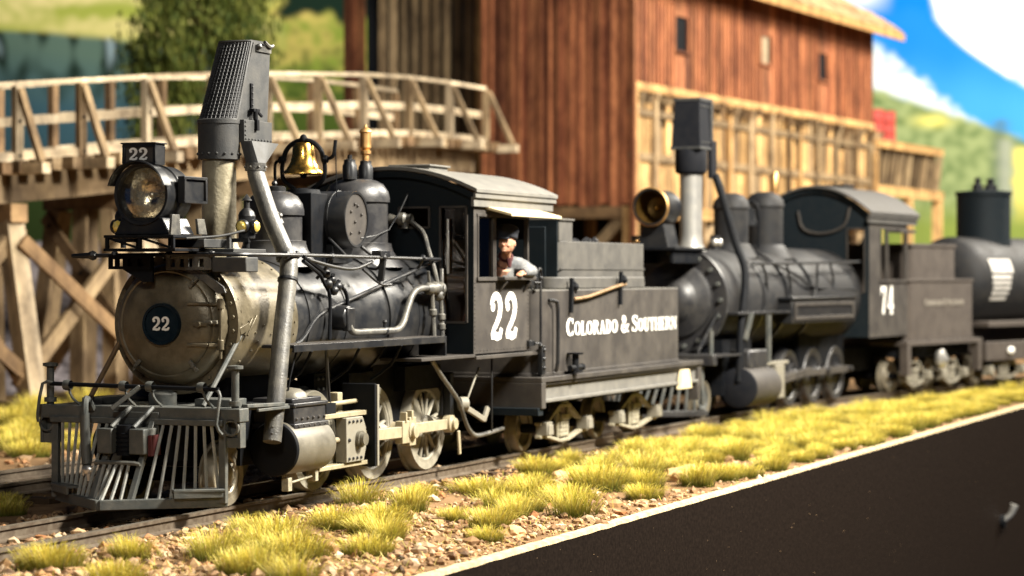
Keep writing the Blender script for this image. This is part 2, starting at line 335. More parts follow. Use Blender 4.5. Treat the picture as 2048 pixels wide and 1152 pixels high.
# ------------------------------------------------------------------ lettering: heavy serif strokes (x right, y up, cap height 1)
def arc(cx, cy, rx, ry, a0, a1, n=12):
    return [(cx+rx*math.cos(R(a0+(a1-a0)*i/n)), cy+ry*math.sin(R(a0+(a1-a0)*i/n))) for i in range(n+1)]
def const(pts, w_): return [(x, y, w_) for x, y in pts]
def vary(pts, fn): n = len(pts)-1; return [(x, y, fn(i/n)) for i, (x, y) in enumerate(pts)]
def stem(x, y0=0, y1=1, w_=0.17, serif=0.30):
    return [const([(x, y0), (x, y1)], w_), const([(x-serif/2, y0+0.03), (x+serif/2, y0+0.03)], 0.06), const([(x-serif/2, y1-0.03), (x+serif/2, y1-0.03)], 0.06)]
hump = lambda a, b: (lambda t: a+(b-a)*math.sin(math.pi*t))
GL = {
 '2': (0.62, [vary(arc(0.30, 0.70, 0.21, 0.24, 170, -10), lambda t: 0.13+0.07*t) + vary([(0.507, 0.66), (0.47, 0.52), (0.34, 0.36), (0.18, 0.22), (0.10, 0.09)], lambda t: 0.19-0.09*t),
              const(arc(0.155, 0.70, 0.045, 0.045, 0, 360), 0.10), vary([(0.07, 0.09), (0.2, 0.11), (0.36, 0.08), (0.50, 0.10), (0.57, 0.25)], lambda t: 0.12+0.06*math.sin(math.pi*t))]),
 '7': (0.58, [const([(0.05, 0.90), (0.55, 0.90)], 0.18), vary([(0.52, 0.84), (0.36, 0.5), (0.28, 0.02)], lambda t: 0.10+0.10*t), const([(0.07, 0.98), (0.07, 0.70)], 0.06)]),
 '4': (0.64, [const([(0.42, 0.0), (0.42, 1.0)], 0.18), const([(0.04, 0.27), (0.62, 0.27)], 0.11), const([(0.08, 0.28), (0.40, 0.96)], 0.09), const([(0.27, 0.03), (0.57, 0.03)], 0.06)]),
 'C': (0.72, [vary(arc(0.37, 0.5, 0.27, 0.44, 40, 320, 20), hump(0.06, 0.19)), const([(0.59, 0.98), (0.59, 0.66)], 0.06), const([(0.6, 0.02), (0.6, 0.30)], 0.05)]),
 'O': (0.74, [vary(arc(0.37, 0.5, 0.27, 0.44, 90, 270, 14), hump(0.06, 0.19)), vary(arc(0.37, 0.5, 0.27, 0.44, -90, 90, 14), hump(0.06, 0.19))]),
 'D': (0.74, stem(0.17)+[vary(arc(0.26, 0.5, 0.35, 0.46, -90, 90, 14), hump(0.06, 0.19))]),
 'L': (0.62, stem(0.17)+[const([(0.17, 0.035), (0.56, 0.035)], 0.07), const([(0.56, 0.0), (0.56, 0.30)], 0.06)]),
 'R': (0.76, stem(0.17)+[vary(arc(0.26, 0.75, 0.30, 0.21, -90, 90), hump(0.06, 0.17)), vary([(0.34, 0.5), (0.52, 0.3), (0.62, 0.03), (0.74, 0.03)], lambda t: 0.17-0.1*t)]),
 'A': (0.74, [const([(0.36, 0.96), (0.60, 0.03)], 0.18), const([(0.36, 0.96), (0.14, 0.03)], 0.07), const([(0.20, 0.30), (0.52, 0.30)], 0.06), const([(0.03, 0.03), (0.26, 0.03)], 0.06), const([(0.45, 0.03), (0.75, 0.03)], 0.06)]),
 'S': (0.62, [vary([(0.52, 0.78), (0.44, 0.92), (0.30, 0.96), (0.15, 0.90), (0.10, 0.76), (0.17, 0.62), (0.32, 0.53), (0.47, 0.42), (0.53, 0.27), (0.46, 0.11), (0.30, 0.04), (0.14, 0.09), (0.07, 0.24)], lambda t: 0.06+0.14*math.exp(-((t-0.5)/0.22)**2)),
              const([(0.54, 0.98), (0.54, 0.70)], 0.05), const([(0.06, 0.02), (0.06, 0.32)], 0.05)]),
 'U': (0.76, [const([(0.18, 0.97), (0.18, 0.30)], 0.17), vary(arc(0.38, 0.28, 0.20, 0.25, 180, 360), lambda t: 0.16-0.09*t), const([(0.585, 0.28), (0.585, 0.97)], 0.07), const([(0.03, 0.97), (0.33, 0.97)], 0.06), const([(0.47, 0.97), (0.70, 0.97)], 0.06)]),
 'T': (0.68, stem(0.34)+[const([(0.05, 0.965), (0.63, 0.965)], 0.07), const([(0.05, 1.0), (0.05, 0.70)], 0.06), const([(0.63, 1.0), (0.63, 0.70)], 0.06)]),
 'H': (0.84, stem(0.18)+stem(0.66)+[const([(0.18, 0.5), (0.66, 0.5)], 0.06)]),
 'E': (0.66, stem(0.17)+[const([(0.17, 0.965), (0.58, 0.965)], 0.07), const([(0.17, 0.035), (0.58, 0.035)], 0.07), const([(0.17, 0.5), (0.44, 0.5)], 0.06), const([(0.58, 1.0), (0.58, 0.72)], 0.06), const([(0.58, 0.0), (0.58, 0.28)], 0.06), const([(0.44, 0.38), (0.44, 0.62)], 0.05)]),
 'N': (0.82, [const([(0.16, 0.0), (0.16, 1.0)], 0.07), const([(0.16, 0.95), (0.66, 0.04)], 0.18), const([(0.66, 0.0), (0.66, 1.0)], 0.07), const([(0.04, 0.03), (0.28, 0.03)], 0.06), const([(0.54, 0.97), (0.78, 0.97)], 0.06), const([(0.02, 0.97), (0.22, 0.97)], 0.06)]),
 '&': (0.80, [vary([(0.72, 0.45), (0.60, 0.20), (0.42, 0.05), (0.22, 0.05), (0.10, 0.20), (0.16, 0.38), (0.34, 0.54), (0.44, 0.72), (0.38, 0.92), (0.26, 0.94), (0.19, 0.80), (0.26, 0.60), (0.46, 0.30), (0.64, 0.08), (0.78, 0.04)], lambda t: 0.10+0.08*math.sin(math.pi*t)), const([(0.60, 0.46), (0.82, 0.46)], 0.06)]),
 ' ': (0.30, []),
}
def ribbon(b, pts, place, th):
    n = len(pts); L_ = []; Rr = []
    for i, (x, y, w_) in enumerate(pts):
        x0, y0, _ = pts[max(i-1, 0)]; x1, y1, _ = pts[min(i+1, n-1)]
        dx, dy = x1-x0, y1-y0; l = math.hypot(dx, dy) or 1; nx, ny = -dy/l*w_/2, dx/l*w_/2
        L_.append((x+nx, y+ny)); Rr.append((x-nx, y-ny))
    vs = [place(*p, th) for p in L_]+[place(*p, th) for p in Rr]+[place(*p, 0) for p in L_]+[place(*p, 0) for p in Rr]
    fs = []
    for i in range(n-1):
        fs += [(i, i+1, n+i+1, n+i), (2*n+i, 3*n+i, 3*n+i+1, 2*n+i+1), (i, 2*n+i, 2*n+i+1, i+1), (n+i, n+i+1, 3*n+i+1, 3*n+i)]
    fs += [(0, n, 3*n, 2*n), (n-1, 3*n-1, 4*n-1, 2*n-1)]
    b.add(vs, fs)
def text(b, s_, org, right, up, height, width=1.0, th=0.05, small=1.0, gap=0.05):
    """lettering laid on a face: first letter of each word full height, the others `small` times that"""
    org, right, up = V(org), V(right).normalized(), V(up).normalized(); nrm = right.cross(up)
    x = 0; first = True; k = 0
    for ch in s_:
        wd, strokes = GL[ch]; h = height if (first or ch in '& ') else height*small
        for st in strokes:
            k += 1
            ribbon(b, st, lambda a, c, t, x=x, h=h, k=k: org+right*(x+a*h*width)+up*(c*h)+nrm*(t+0.002*k if t else 0), th)
        x += (wd+gap)*h*width; first = (ch == ' ')
    return x

# ================================================================== SETTING
GY = -139.0                                     # front edge of the layout
def gz(x, y):                                   # ground height
    h = -7.2 + 1.1*mnoise.noise(V((x*0.012, y*0.012, 3.1))) + 0.45*mnoise.noise(V((x*0.05, y*0.05, 7.7)))
    if abs(y+2) < 52: h = -5.7+0.5*mnoise.noise(V((x*0.05, y*0.05, 7.7)))
    if y < -120: h = h*(y+139)/19 + -8.0*(1-(y+139)/19)
    return h
def sheet(name, xs, ys, fz, m, kind='structure'):
    b = B(); nx = len(xs)
    b.v = [V((x, y, fz(x, y))) for y in ys for x in xs]
    b.f = [(j*nx+i, j*nx+i+1, (j+1)*nx+i+1, (j+1)*nx+i) for j in range(len(ys)-1) for i in range(nx-1)]
    return b.build(name, m, kind=kind)
m = mat('dirt', (0.20, 0.12, 0.058), 0.95, dirt=(0.09, 0.052, 0.024), amount=0.8, scale=3.5, bump=0.6, bscale=28, spec=0.1)
xs = list(np.concatenate([np.arange(-420, 620, 14), np.arange(620, 3500, 90)])); ys = list(np.concatenate([np.arange(GY+0.4, 60, 8), np.arange(60, 500, 40), np.arange(500, 1500, 120)]))
ground = sheet('ground', xs, ys, gz, 'dirt')
for v in ground.data.vertices:
    X_ = v.co.x/S+ORG['ground'].x; Y_ = v.co.y/S+ORG['ground'].y
    if X_ > 900 and Y_ < 60: v.co.y -= 0.0005*(min(X_, 2280)-900)**2*S*(60-Y_)/(60-GY)
def fy(x): return GY-0.0005*max(0.0, x-900)**2          # the panel follows the track round
fx = [-420, 900]+list(np.arange(960, 2300, 60))
b = B(); n = len(fx)
for x in fx: b.v += [V((x, fy(x)-1.6, -260)), V((x, fy(x)-1.6, -8.6)), V((x, fy(x)+0.2, -8.6)), V((x, fy(x)+0.2, -260))]
for i in range(n-1): b.f += [(i*4+k, i*4+(k+1) % 4, i*4+4+(k+1) % 4, i*4+4+k) for k in range(4)]
b.f += [(0, 1, 2, 3), tuple(range((n-1)*4, n*4))]
fascia = tag(b.build('front_panel', 'fascia_black'), 'black upright front panel below the grass verge', 'panel')
b = B()
n = 420
for i in range(n):                              # rough pale rim where the scenery meets the panel
    x0 = -420+2600*(i/n)**1.6; x1 = -420+2600*((i+1)/n)**1.6
    j = lambda k: 0.35*mnoise.noise(V((k*0.09, 1, 2)))+0.25*mnoise.noise(V((k*0.33, 5, 2)))
    y1a, y1b = fy(x0)+1.5+2.2*j(x0*1.3+40), fy(x1)+1.5+2.2*j(x1*1.3+40)
    b.add([(x0, fy(x0)-1.75, -8.5+0.7*j(x0)), (x1, fy(x1)-1.75, -8.5+0.7*j(x1)), (x1, fy(x1)-1.4, -7.4+j(x1+7)), (x0, fy(x0)-1.4, -7.4+j(x0+7)), (x1, y1b, -7.0), (x0, y1a, -7.0)], [(0, 1, 2, 3), (3, 2, 4, 5)])
b.build('panel_rim', 'fascia_edge', fascia, label='pale rough rim of the panel')

# --- running track: rails and every tie of its own
RY = (-19.3, 15.7)
def yc(x):                                      # centre line: straight under the first engine, then a tightening curve towards the aisle
    t = max(0.0, min(x, 1250.0)-540.0); y = -(0.000165*t*t+1.333e-7*t**3)
    if x > 1250: y -= 0.436*(x-1250)
    return y
RAILP = [(-2.3, -5), (2.3, -5), (2.3, -4.5), (0.5, -4.0), (0.5, -1.4), (1.25, -1.1), (1.25, -0.12), (-1.25, -0.12), (-1.25, -1.1), (-0.5, -1.4), (-0.5, -4.0), (-2.3, -4.5)]
def sweep(prof, xs_, y, curve=True):
    b = B(); n = len(prof)
    for x in xs_: b.v += [V((x, y+a+(yc(x) if curve else 0), c)) for a, c in prof]
    for i in range(len(xs_)-1): b.f += [(i*n+k, i*n+(k+1) % n, (i+1)*n+(k+1) % n, (i+1)*n+k) for k in range(n)]
    b.f += [tuple(range(n)), tuple(range((len(xs_)-1)*n, len(xs_)*n))]
    return b
def rail(parent, xs_, y, curve=True):
    o = sweep(RAILP, xs_, y, curve).build('rail', 'rail_rust', parent)
    sweep([(-1.1, -0.11), (1.1, -0.11), (1.1, 0), (-1.1, 0)], xs_, y, curve).build('rail_head', 'rail_head', o)
track = thing('railway_track', 'weathered narrow gauge track with rust-brown rails under the two locomotives', 'track', (0, -2, -7))
RX = [-420, 540]+list(np.arange(580, 1260, 40))+[2000]
for y in RY: rail(track, RX, y)
x = -400
while x < 900:
    l = random.uniform(-2, 2); yaw = random.uniform(-0.02, 0.02); y = yc(x)
    stick('tie', 'tie_wood', track, (x-yaw*40, y-42+l, -7.6+random.uniform(-.2, .2)), (x+yaw*40, y+38+l, -7.6+random.uniform(-.2, .2)), random.uniform(7.4, 9), 5.6)
    x += random.uniform(17.5, 20.5)
b = B()
for x in np.arange(900, 1800, 19): b.box(x-4, x+4, yc(x)-42, yc(x)+38, -10, -5.1)
b.build('far_ties', 'tie_wood', track, kind='stuff')
track2 = thing('railway_track', 'empty second track running behind the leading locomotive', 'track', (200, 126, -7))
for y in (106, 142): rail(track2, [-300, 1300], y, False)
for x in np.arange(-290, 700, 19): stick('tie', 'tie_wood', track2, (x, 84, -7.7), (x, 164, -7.7), 8, 5.4)

# --- ballast and gravel: loose stones
ico = []
def stone_shapes(k):
    import bmesh
    out = []
    for s_ in range(k):
        bm = bmesh.new(); bmesh.ops.create_icosphere(bm, subdivisions=1, radius=1)
        rs = np.random.default_rng(900+s_); A = rs.normal(0, 0.16, (len(bm.verts), 3))
        vs = np.array([v.co[:] for v in bm.verts])*(1+rs.normal(0, 0.17, (len(bm.verts), 1)))+A*0.5
        vs *= rs.uniform(0.65, 1.2, 3); fs = [[v.index for v in f.verts] for f in bm.faces]; bm.free()
        out.append((vs, fs))
    return out
SH = stone_shapes(8)
def scatter(name, pts, m, parent=None, **props):
    vs = []; fs = []; n0 = 0
    for (x, y, z, r) in pts:
        sh, f = SH[int(rng.integers(8))]; a = rng.uniform(0, 6.28); ca, sa = math.cos(a), math.sin(a)
        p = sh*r; q = np.stack([p[:, 0]*ca-p[:, 1]*sa+x, p[:, 0]*sa+p[:, 1]*ca+y, p[:, 2]*0.75+z], 1)
        vs.append(q); fs += [[i+n0 for i in t] for t in f]; n0 += len(q)
    me = bpy.data.meshes.new(name); me.from_pydata((np.concatenate(vs)*S).tolist(), [], fs)
    me.materials.append(MATS[m]); o = link(name, me, (0, 0, 0), parent)
    if parent is not None: o.location = -ORG[parent.name]*S
    for k, v in props.items(): o[k] = v
    return o
pts = []
while len(pts) < 21000:
    x = -240+rng.exponential(230); y = rng.uniform(GY+1.5, 60)
    if x > 900: continue
    c = mnoise.noise(V((x*0.03, y*0.03, 9.0)))
    if rng.uniform() > 0.55+0.9*c+(0.25 if abs(y+2) < 50 else 0): continue
    r = float(np.clip(rng.lognormal(-0.30, 0.55), 0.25, 2.8))*(0.85 if abs(y+2) < 17 else 1.0)
    if abs(y+2) < 20 and abs(abs(y+1.8)-17.5) < 3.0: continue
    zz = gz(x, y)+r*0.25
    if abs(y+2) < 45: zz = min(zz+rng.uniform(0, 0.7), -3.8-r*0.4 if abs(abs(y+1.8)-17.5) < 6 else -3.4)
    pts.append((x, y, zz, r))
gravel = scatter('gravel', pts, 'ballast_stone', kind='stuff'); gravel['label'] = 'tan and rust coloured gravel around the track'; gravel['category'] = 'gravel'
pts = []
for _ in range(2500):
    x = rng.uniform(60, 900); y = rng.uniform(60, 260); r = float(np.clip(rng.lognormal(0.5, 0.5), 0.8, 5)); pts.append((x, y, gz(x, y)+r*0.2, r))
gravel2 = scatter('far_gravel', pts, 'ballast_stone', kind='stuff'); gravel2['label'] = 'coarse brown gravel beside the empty track'; gravel2['category'] = 'gravel'
import bmesh
def rock(x, y, r, label, seed):
    bm = bmesh.new(); bmesh.ops.create_icosphere(bm, subdivisions=3, radius=1)
    for v in bm.verts:
        k = 1+0.35*mnoise.noise(v.co*1.3+V((seed, 0, 0)))+0.18*mnoise.noise(v.co*3.1+V((0, seed, 0))); v.co = V((v.co.x*k*r*1.2, v.co.y*k*r*0.9, v.co.z*k*r*0.62))*S
    me = bpy.data.meshes.new('rock'); bm.to_mesh(me); bm.free()
    for p in me.polygons: p.use_smooth = True
    me.set_sharp_from_angle(angle=R(24)); me.materials.append(MATS['rock_tan'])
    o = link('rock', me, (x, y, gz(x, y)+r*0.15), None); tag(o, label, 'rock', 'tan rocks on the verge')
mat('rock_tan', (0.55, 0.34, 0.17), 0.9, dirt=(0.30, 0.15, 0.06), amount=0.8, scale=9, bump=0.8, bscale=22, spec=0.15)

# --- grey rocky bank behind the trestle
mat('bank_grey', (0.26, 0.23, 0.24), 0.95, dirt=(0.012, 0.012, 0.014), amount=1.0, scale=3.2, bump=0.9, bscale=6, spec=0.1)
def bz(x, y):
    t = max(0.0, min(1.0, (y-560)/260)); return -9+118*t*t*(3-2*t)+14*t*mnoise.noise(V((x*0.02, y*0.02, 1)))+7*t*mnoise.noise(V((x*0.07, y*0.07, 4)))
sheet('hillside', list(np.arange(300, 2600, 16)), list(np.arange(556, 900, 14)), bz, 'bank_grey')

# --- printed backdrop: a flat landscape print on a board behind everything
DB = 3350.0
ux = V((math.sin(AZ), -math.cos(AZ), 0)); vx = V((math.cos(AZ), math.sin(AZ), 0))
b0 = CAM + vx*DB; kk = DB/4800
def vnoise(p, q, seed):
    return np.array([mnoise.noise(V((a, c, seed))) for a, c in zip(p.ravel(), q.ravel())]).reshape(p.shape)
nx_, nz_ = 470, 190
P_, Q_ = np.meshgrid(np.linspace(-420, 2480, nx_), np.linspace(-220, 640, nz_))
def lerp(a, c, t): t = np.clip(t, 0, 1)[..., None]; return a*(1-t)+c*t
def C3(r, g, b_): return np.array(lin(r, g, b_))
N1 = vnoise(P_*0.006, Q_*0.03, 1.0); N2 = vnoise(P_*0.03, Q_*0.012, 2.0); N3 = vnoise(P_*0.045, Q_*0.05, 3.0); N4 = vnoise(P_*0.011, Q_*0.011, 4.0)
one = np.ones(P_.shape)[..., None]
left = lerp(one*C3(250, 236, 165), one*C3(176, 188, 84), 0.5+1.2*N1+0.5*N3)                       # meadow
left = lerp(left, one*C3(205, 205, 110), (Q_-40-P_*0.02)/60*0.6)
shore = 78+P_*0.10+10*N1
water = lerp(one*C3(98, 124, 112), one*C3(66, 100, 114), (Q_-shore-40)/110)
water = lerp(water, one*C3(34, 52, 44), (0.40+4.0*N2)*np.clip((150-(Q_-shore))/90, 0, 1))            # tree reflections
water = lerp(water, one*C3(150, 172, 180), (N2-0.28)*3*np.clip((110-(Q_-shore))/60, 0, 1))
inlake = np.clip((Q_-shore)/9, 0, 1)*np.clip((560-P_+30*N3)/50, 0, 1)
left = lerp(left, water, inlake)
gr = lerp(one*C3(140, 158, 66), one*C3(214, 196, 110), 0.35+1.6*N1+0.7*N3); gr = lerp(gr, one*C3(84, 106, 44), (Q_-120)/80*0.8+N3)
left = lerp(left, gr, np.clip((P_-520+30*N3)/50, 0, 1))
con = np.clip((70-Q_+26*N2)/14, 0, 1)*np.clip((P_-552+20*N3)/18, 0, 1)
left = lerp(left, one*C3(24, 44, 34), con)
left = lerp(left, one*C3(60, 78, 40), (Q_-330)/60)
sky = lerp(one*C3(8, 108, 196), one*C3(64, 148, 210), (Q_-60)/260+0.3*N4)
edge = 1852+Q_*0.10+np.clip(Q_-60, 0, 400)**1.25*0.34+16*N4
cloud = np.clip((P_-edge)/16, 0, 1)*np.clip((250+0.1*(P_-2048)+40*N4-Q_)/40, 0, 1)
ccol = lerp(one*C3(222, 224, 226), one*C3(150, 182, 214), 0.15+1.6*N4+0.7*N3+(Q_-150)/300)
right = lerp(sky, ccol, cloud)
right = lerp(right, ccol, np.clip((1790-P_)/60, 0, 1)*np.clip((60-Q_)/50, 0, 1))
ridge = 92+(P_-1740)*0.80+14*N3
haze_m = lerp(one*C3(206, 216, 224), one*C3(168, 186, 196), 0.3+1.4*N3)
right = lerp(right, haze_m, np.clip((Q_-ridge)/26, 0, 1))
hill = 196+(P_-1740)*0.33+8*N3
hcol = lerp(one*C3(136, 150, 104), one*C3(92, 112, 70), 0.35+1.2*N3); hcol = lerp(hcol, one*C3(214, 206, 110), np.exp(-((P_-1865)/34)**2-((Q_-268)/12)**2)*0.9)
right = lerp(right, hcol, np.clip((Q_-hill)/12, 0, 1))
right = lerp(right, one*C3(82, 96, 84), np.clip((Q_-262-6*N3)/10, 0, 1)*np.exp(-((P_-2000)/17)**2)*0.6)
right = lerp(right, one*C3(150, 156, 146), np.clip((Q_-300)/10, 0, 1)*np.exp(-((P_-2012)/16)**2)*0.7)
right = lerp(right, one*C3(196, 190, 104), np.clip((P_-2022+8*N3)/10, 0, 1)*np.clip((Q_-315-6*N3)/12, 0, 1))
right = lerp(right, one*C3(120, 136, 66), (Q_-420)/60)
colr = lerp(left, right, (P_-1180)/40)
base = [b0+ux*((p-1024)*kk)+V((0, 0, (576-q)*kk)) for p, q in zip(P_.ravel(), Q_.ravel())]
b = B(); b.v = base; b.f = [(j*nx_+i, j*nx_+i+1, (j+1)*nx_+i+1, (j+1)*nx_+i) for j in range(nz_-1) for i in range(nx_-1)]
me = bpy.data.meshes.new('backdrop'); me.from_pydata([tuple(p*S) for p in b.v], [], b.f)
at = me.color_attributes.new('print', 'FLOAT_COLOR', 'POINT')
at.data.foreach_set('color', np.concatenate([np.clip(colr, 0, 1).reshape(-1, 3), np.ones((nx_*nz_, 1))], 1).astype(np.float32).ravel())
m = bpy.data.materials.new('landscape_print'); m.use_nodes = True; MATS['landscape_print'] = m
p = m.node_tree.nodes['Principled BSDF']; p.inputs['Roughness'].default_value = 0.9; p.inputs['Specular IOR Level'].default_value = 0.1
a = m.node_tree.nodes.new('ShaderNodeVertexColor'); a.layer_name = 'print'; m.node_tree.links.new(a.outputs[0], p.inputs['Base Color'])
me.materials.append(m); bd = link('backdrop', me, (0, 0, 0), None); bd['kind'] = 'structure'
bd['label'] = 'printed landscape backdrop with lake, meadow, hills, blue sky and cloud'

# ================================================================== TRESTLE
TP = [(440, 500, 147), (486, 486, 150), (533.2, 471, 153), (582.6, 455, 158.7), (628.8, 436, 163.8), (684.3, 419, 170), (753.4, 407, 176.6), (830.2, 403.2, 183), (915.8, 404.5, 189.3),
      (1005.6, 408.5, 196), (1105.4, 414, 201.6), (1201.9, 418, 204.4), (1289.3, 420, 205.4)]
TP = [V(p) for p in TP]
trestle = thing('timber_trestle', 'weathered timber trestle with plank railings climbing to the red building', 'trestle', (684, 480, -8))
def tpath(s_):
    i = max(0, min(len(TP)-2, int(s_))); t = s_-i
    p = TP[i].lerp(TP[i+1], t); d = (TP[min(i+2, len(TP)-1)]-TP[max(i-1, 0)]) if 0 < t < 1 else (TP[min(i+1, len(TP)-1)]-TP[max(i-1, 0)])
    d.normalize(); nrm = V((d.y, -d.x, 0)).normalized()       # towards the aisle
    if nrm.y > 0: nrm = -nrm
    return p, d, nrm
HR = 47.0
cl = [0]
for i in range(len(TP)-1): cl.append(cl[-1]+(TP[i+1]-TP[i]).length)
def at_len(l):
    for i in range(len(TP)-1):
        if cl[i+1] >= l: return i+(l-cl[i])/(cl[i+1]-cl[i])
    return len(TP)-1.001
l = 6
while l < cl[-1]:
    p, d, nr = tpath(at_len(l)); e = random.uniform(-2, 5)
    stick('deck_tie', 'timber_tan' if random.random() < 0.6 else 'timber_brown', trestle, p+nr*(10+e)+V((0, 0, -7)), p-nr*96+V((0, 0, -7)), 7.5, 8)
    l += 13
for i in range(len(TP)-1):
    p, d, nr = tpath(i); q, d2, nr2 = tpath(i+0.999)
    for off in (0, -88):
        a, c = p+nr*off, q+nr2*off
        stick('top_rail', 'timber_pale', trestle, a+V((0, 0, HR)), c+V((0, 0, HR)), 5, 3.0)
        stick('mid_rail', 'timber_pale', trestle, a+V((0, 0, HR*0.48))+nr*-1.5, c+V((0, 0, HR*0.48))+nr2*-1.5, 2.0, 6)
        stick('guard_timber', 'timber_pale', trestle, a+V((0, 0, -0.5)), c+V((0, 0, -0.5)), 6, 5.5)
    for off in (-14, -68):
        stick('stringer', 'timber_tan' if off == -14 else 'timber_brown', trestle, p+nr*off+V((0, 0, -21)), q+nr2*off+V((0, 0, -21)), 9, 19)
for i in range(len(TP)):
    p, d, nr = tpath(min(i, len(TP)-1.001))
    stick('railing_post', 'timber_pale' if i % 2 else 'timber_tan', trestle, p+nr*2+V((0, 0, -8)), p+nr*2+V((0, 0, HR-1.7)), 5.5, 5.5, d)
    stick('railing_post', 'timber_brown', trestle, p-nr*88+V((0, 0, -8)), p-nr*88+V((0, 0, HR-1.7)), 5.5, 5.5, d)
    stick('outrigger_brace', 'timber_tan', trestle, p+nr*28+V((0, 0, -5)), p+nr*5+V((0, 0, HR-4)), 4, 4.5, d)
    stick('outrigger_tie', 'timber_pale', trestle, p+nr*33+V((0, 0, -8.5)), p-nr*20+V((0, 0, -8.5)), 6.5, 7)
for i in (1, 3, 5, 7, 9, 11):                    # bents
    p, d, nr = tpath(i); zc = p.z-31
    cap = V((0, 0, zc-6))
    def up_(o, z): return V((p.x, p.y, 0))+nr*o+V((0, 0, z))
    stick('bent_cap', 'timber_brown', trestle, up_(4, zc-6), up_(-92, zc-6), 13, 12, (0, 0, 1))
    for o0, o1 in ((-6, 22), (-30, -26), (-56, -60), (-82, -108)):
        stick('bent_leg', 'timber_tan' if o0 != -6 else 'timber_pale', trestle, up_(o1, -14), up_(o0, zc-12), 13, 13, d)
    q = d*8.2
    stick('sway_brace', 'timber_brown', trestle, up_(16, 14)-q, up_(-88, zc-16)-q, 9, 3, d)
    stick('sway_brace', 'timber_brown', trestle, up_(-100, 14)+q, up_(-4, zc-16)+q, 9, 3, d)
    stick('sill_timber', 'timber_tan', trestle, up_(34, -6), up_(-120, -6), 12, 10, (0, 0, 1))
    if i < 11:
        p2, d2, n2 = tpath(i+2); e = V((0, 0, 1))
        a = up_(2, 8); c = V((p2.x, p2.y, 0))-n2*4+e*(p2.z-52)
        stick('longitudinal_brace', 'timber_tan', trestle, a, c, 5, 10)
        stick('longitudinal_brace', 'timber_brown', trestle, up_(-2, zc-24)+nr*9, V((p2.x, p2.y, 0))+n2*16+e*14, 4, 9)

# ================================================================== RED BUILDING
BA = AZ+0 ; ang = R(26.72)
Lr = ux*math.sin(ang)+vx*math.cos(ang)            # along the long wall, away from the camera
Wr = -(ux*math.cos(ang)-vx*math.sin(ang))         # along the end wall, to the left
K = V((1432.8, 325.4, 0))                         # near corner
def bp(l, w_, z): return K+Lr*l+Wr*w_+V((0, 0, z))
LEN, WID, Z0, Z1, ZE = 722, 320, 149, 266, 392
barn = thing('timber_building', 'tall rust-red board building on golden timber legs behind the locomotives', 'building', tuple(K))
def bstick(name, m_, a, c, wd, ht, up=None): return stick(name, m_, barn, bp(*a), bp(*c), wd, ht, up or Lr)
x = 0; k = 0
while x < 152:                                    # end wall right of the doorway: boards and battens, one by one
    wd = random.uniform(9.6, 12.4); z1 = ZE+60*(1-abs(x-160)/160)+random.uniform(0, 3)
    bstick('wall_board', 'barn_red', (random.uniform(-.3, .3), x+wd/2, Z0+random.uniform(-2, 2)), (0, x+wd/2, z1), wd-0.35, 2, Lr)
    bstick('batten', 'barn_red', (-1.7, x+wd, Z0), (-1.7, x+wd, z1), 2.6, 1.4, Lr); x += wd
bstick('corner_board', 'barn_red', (-2.2, -1.6, 40), (-2.2, -1.6, ZE), 5, 4.5, Lr)
x = WID-24
while x < WID:
    bstick('wall_board', 'barn_red', (0, x+4, Z0), (0, x+4, ZE+10), 8, 2, Lr); x += 8.3
bstick('door_lintel', 'timber_brown', (0, 150, 384), (0, WID-20, 384), 5, 12, V((0, 0, 1)))
bstick('door_post', 'timber_brown', (3, 155, Z0), (3, 155, 380), 8, 7, Lr)
x = WID-34; l0 = 6
for k in range(14):                               # planks of the inside wall seen through the doorway
    w0 = WID-34-k*8.6
    bstick('inside_plank', 'timber_tan' if k not in (9, 10) else 'timber_gold', (18+k*7, w0, 150), (18+k*7, w0, 372), 8.2, 1.6, Lr)
b = B()
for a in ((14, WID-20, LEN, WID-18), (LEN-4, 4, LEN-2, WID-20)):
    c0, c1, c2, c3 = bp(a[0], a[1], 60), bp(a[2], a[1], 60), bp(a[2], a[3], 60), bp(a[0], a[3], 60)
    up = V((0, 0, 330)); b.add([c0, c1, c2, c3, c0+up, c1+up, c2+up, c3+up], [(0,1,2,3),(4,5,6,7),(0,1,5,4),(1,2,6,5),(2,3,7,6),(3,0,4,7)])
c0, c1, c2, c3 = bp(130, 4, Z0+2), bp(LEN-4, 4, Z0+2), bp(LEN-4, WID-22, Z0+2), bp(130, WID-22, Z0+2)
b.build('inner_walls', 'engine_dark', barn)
b = B(); b.add([c0, c1, c2, c3, c0+V((0,0,4)), c1+V((0,0,4)), c2+V((0,0,4)), c3+V((0,0,4))], [(0,1,2,3),(4,5,6,7),(0,1,5,4),(1,2,6,5),(2,3,7,6),(3,0,4,7)]); b.build('inner_floor', 'timber_brown', barn)
wins = [(118, 306, 340), (352, 312, 342), (542, 308, 338)]
x = 0
while x < LEN:                                    # long wall boards; those that meet a window are cut round it
    wd = random.uniform(8.5, 11.5); c = x+wd/2; hit = [w_ for w_ in wins if abs(w_[0]-c) < 18]
    spans = [(Z1+random.uniform(-2, 2), hit[0][1]), (hit[0][2], ZE)] if hit else [(Z1+random.uniform(-2.5, 2), ZE)]
    for s0, s1 in spans:
        bstick('wall_board', 'barn_red', (c, random.uniform(-.3, .3), s0), (c, 0, s1), wd-0.35, 2, Wr)
        if not hit: bstick('batten', 'barn_red', (c+wd/2, -1.7, s0), (c+wd/2, -1.7, s1), 2.2, 1.4, Wr)
    x += wd
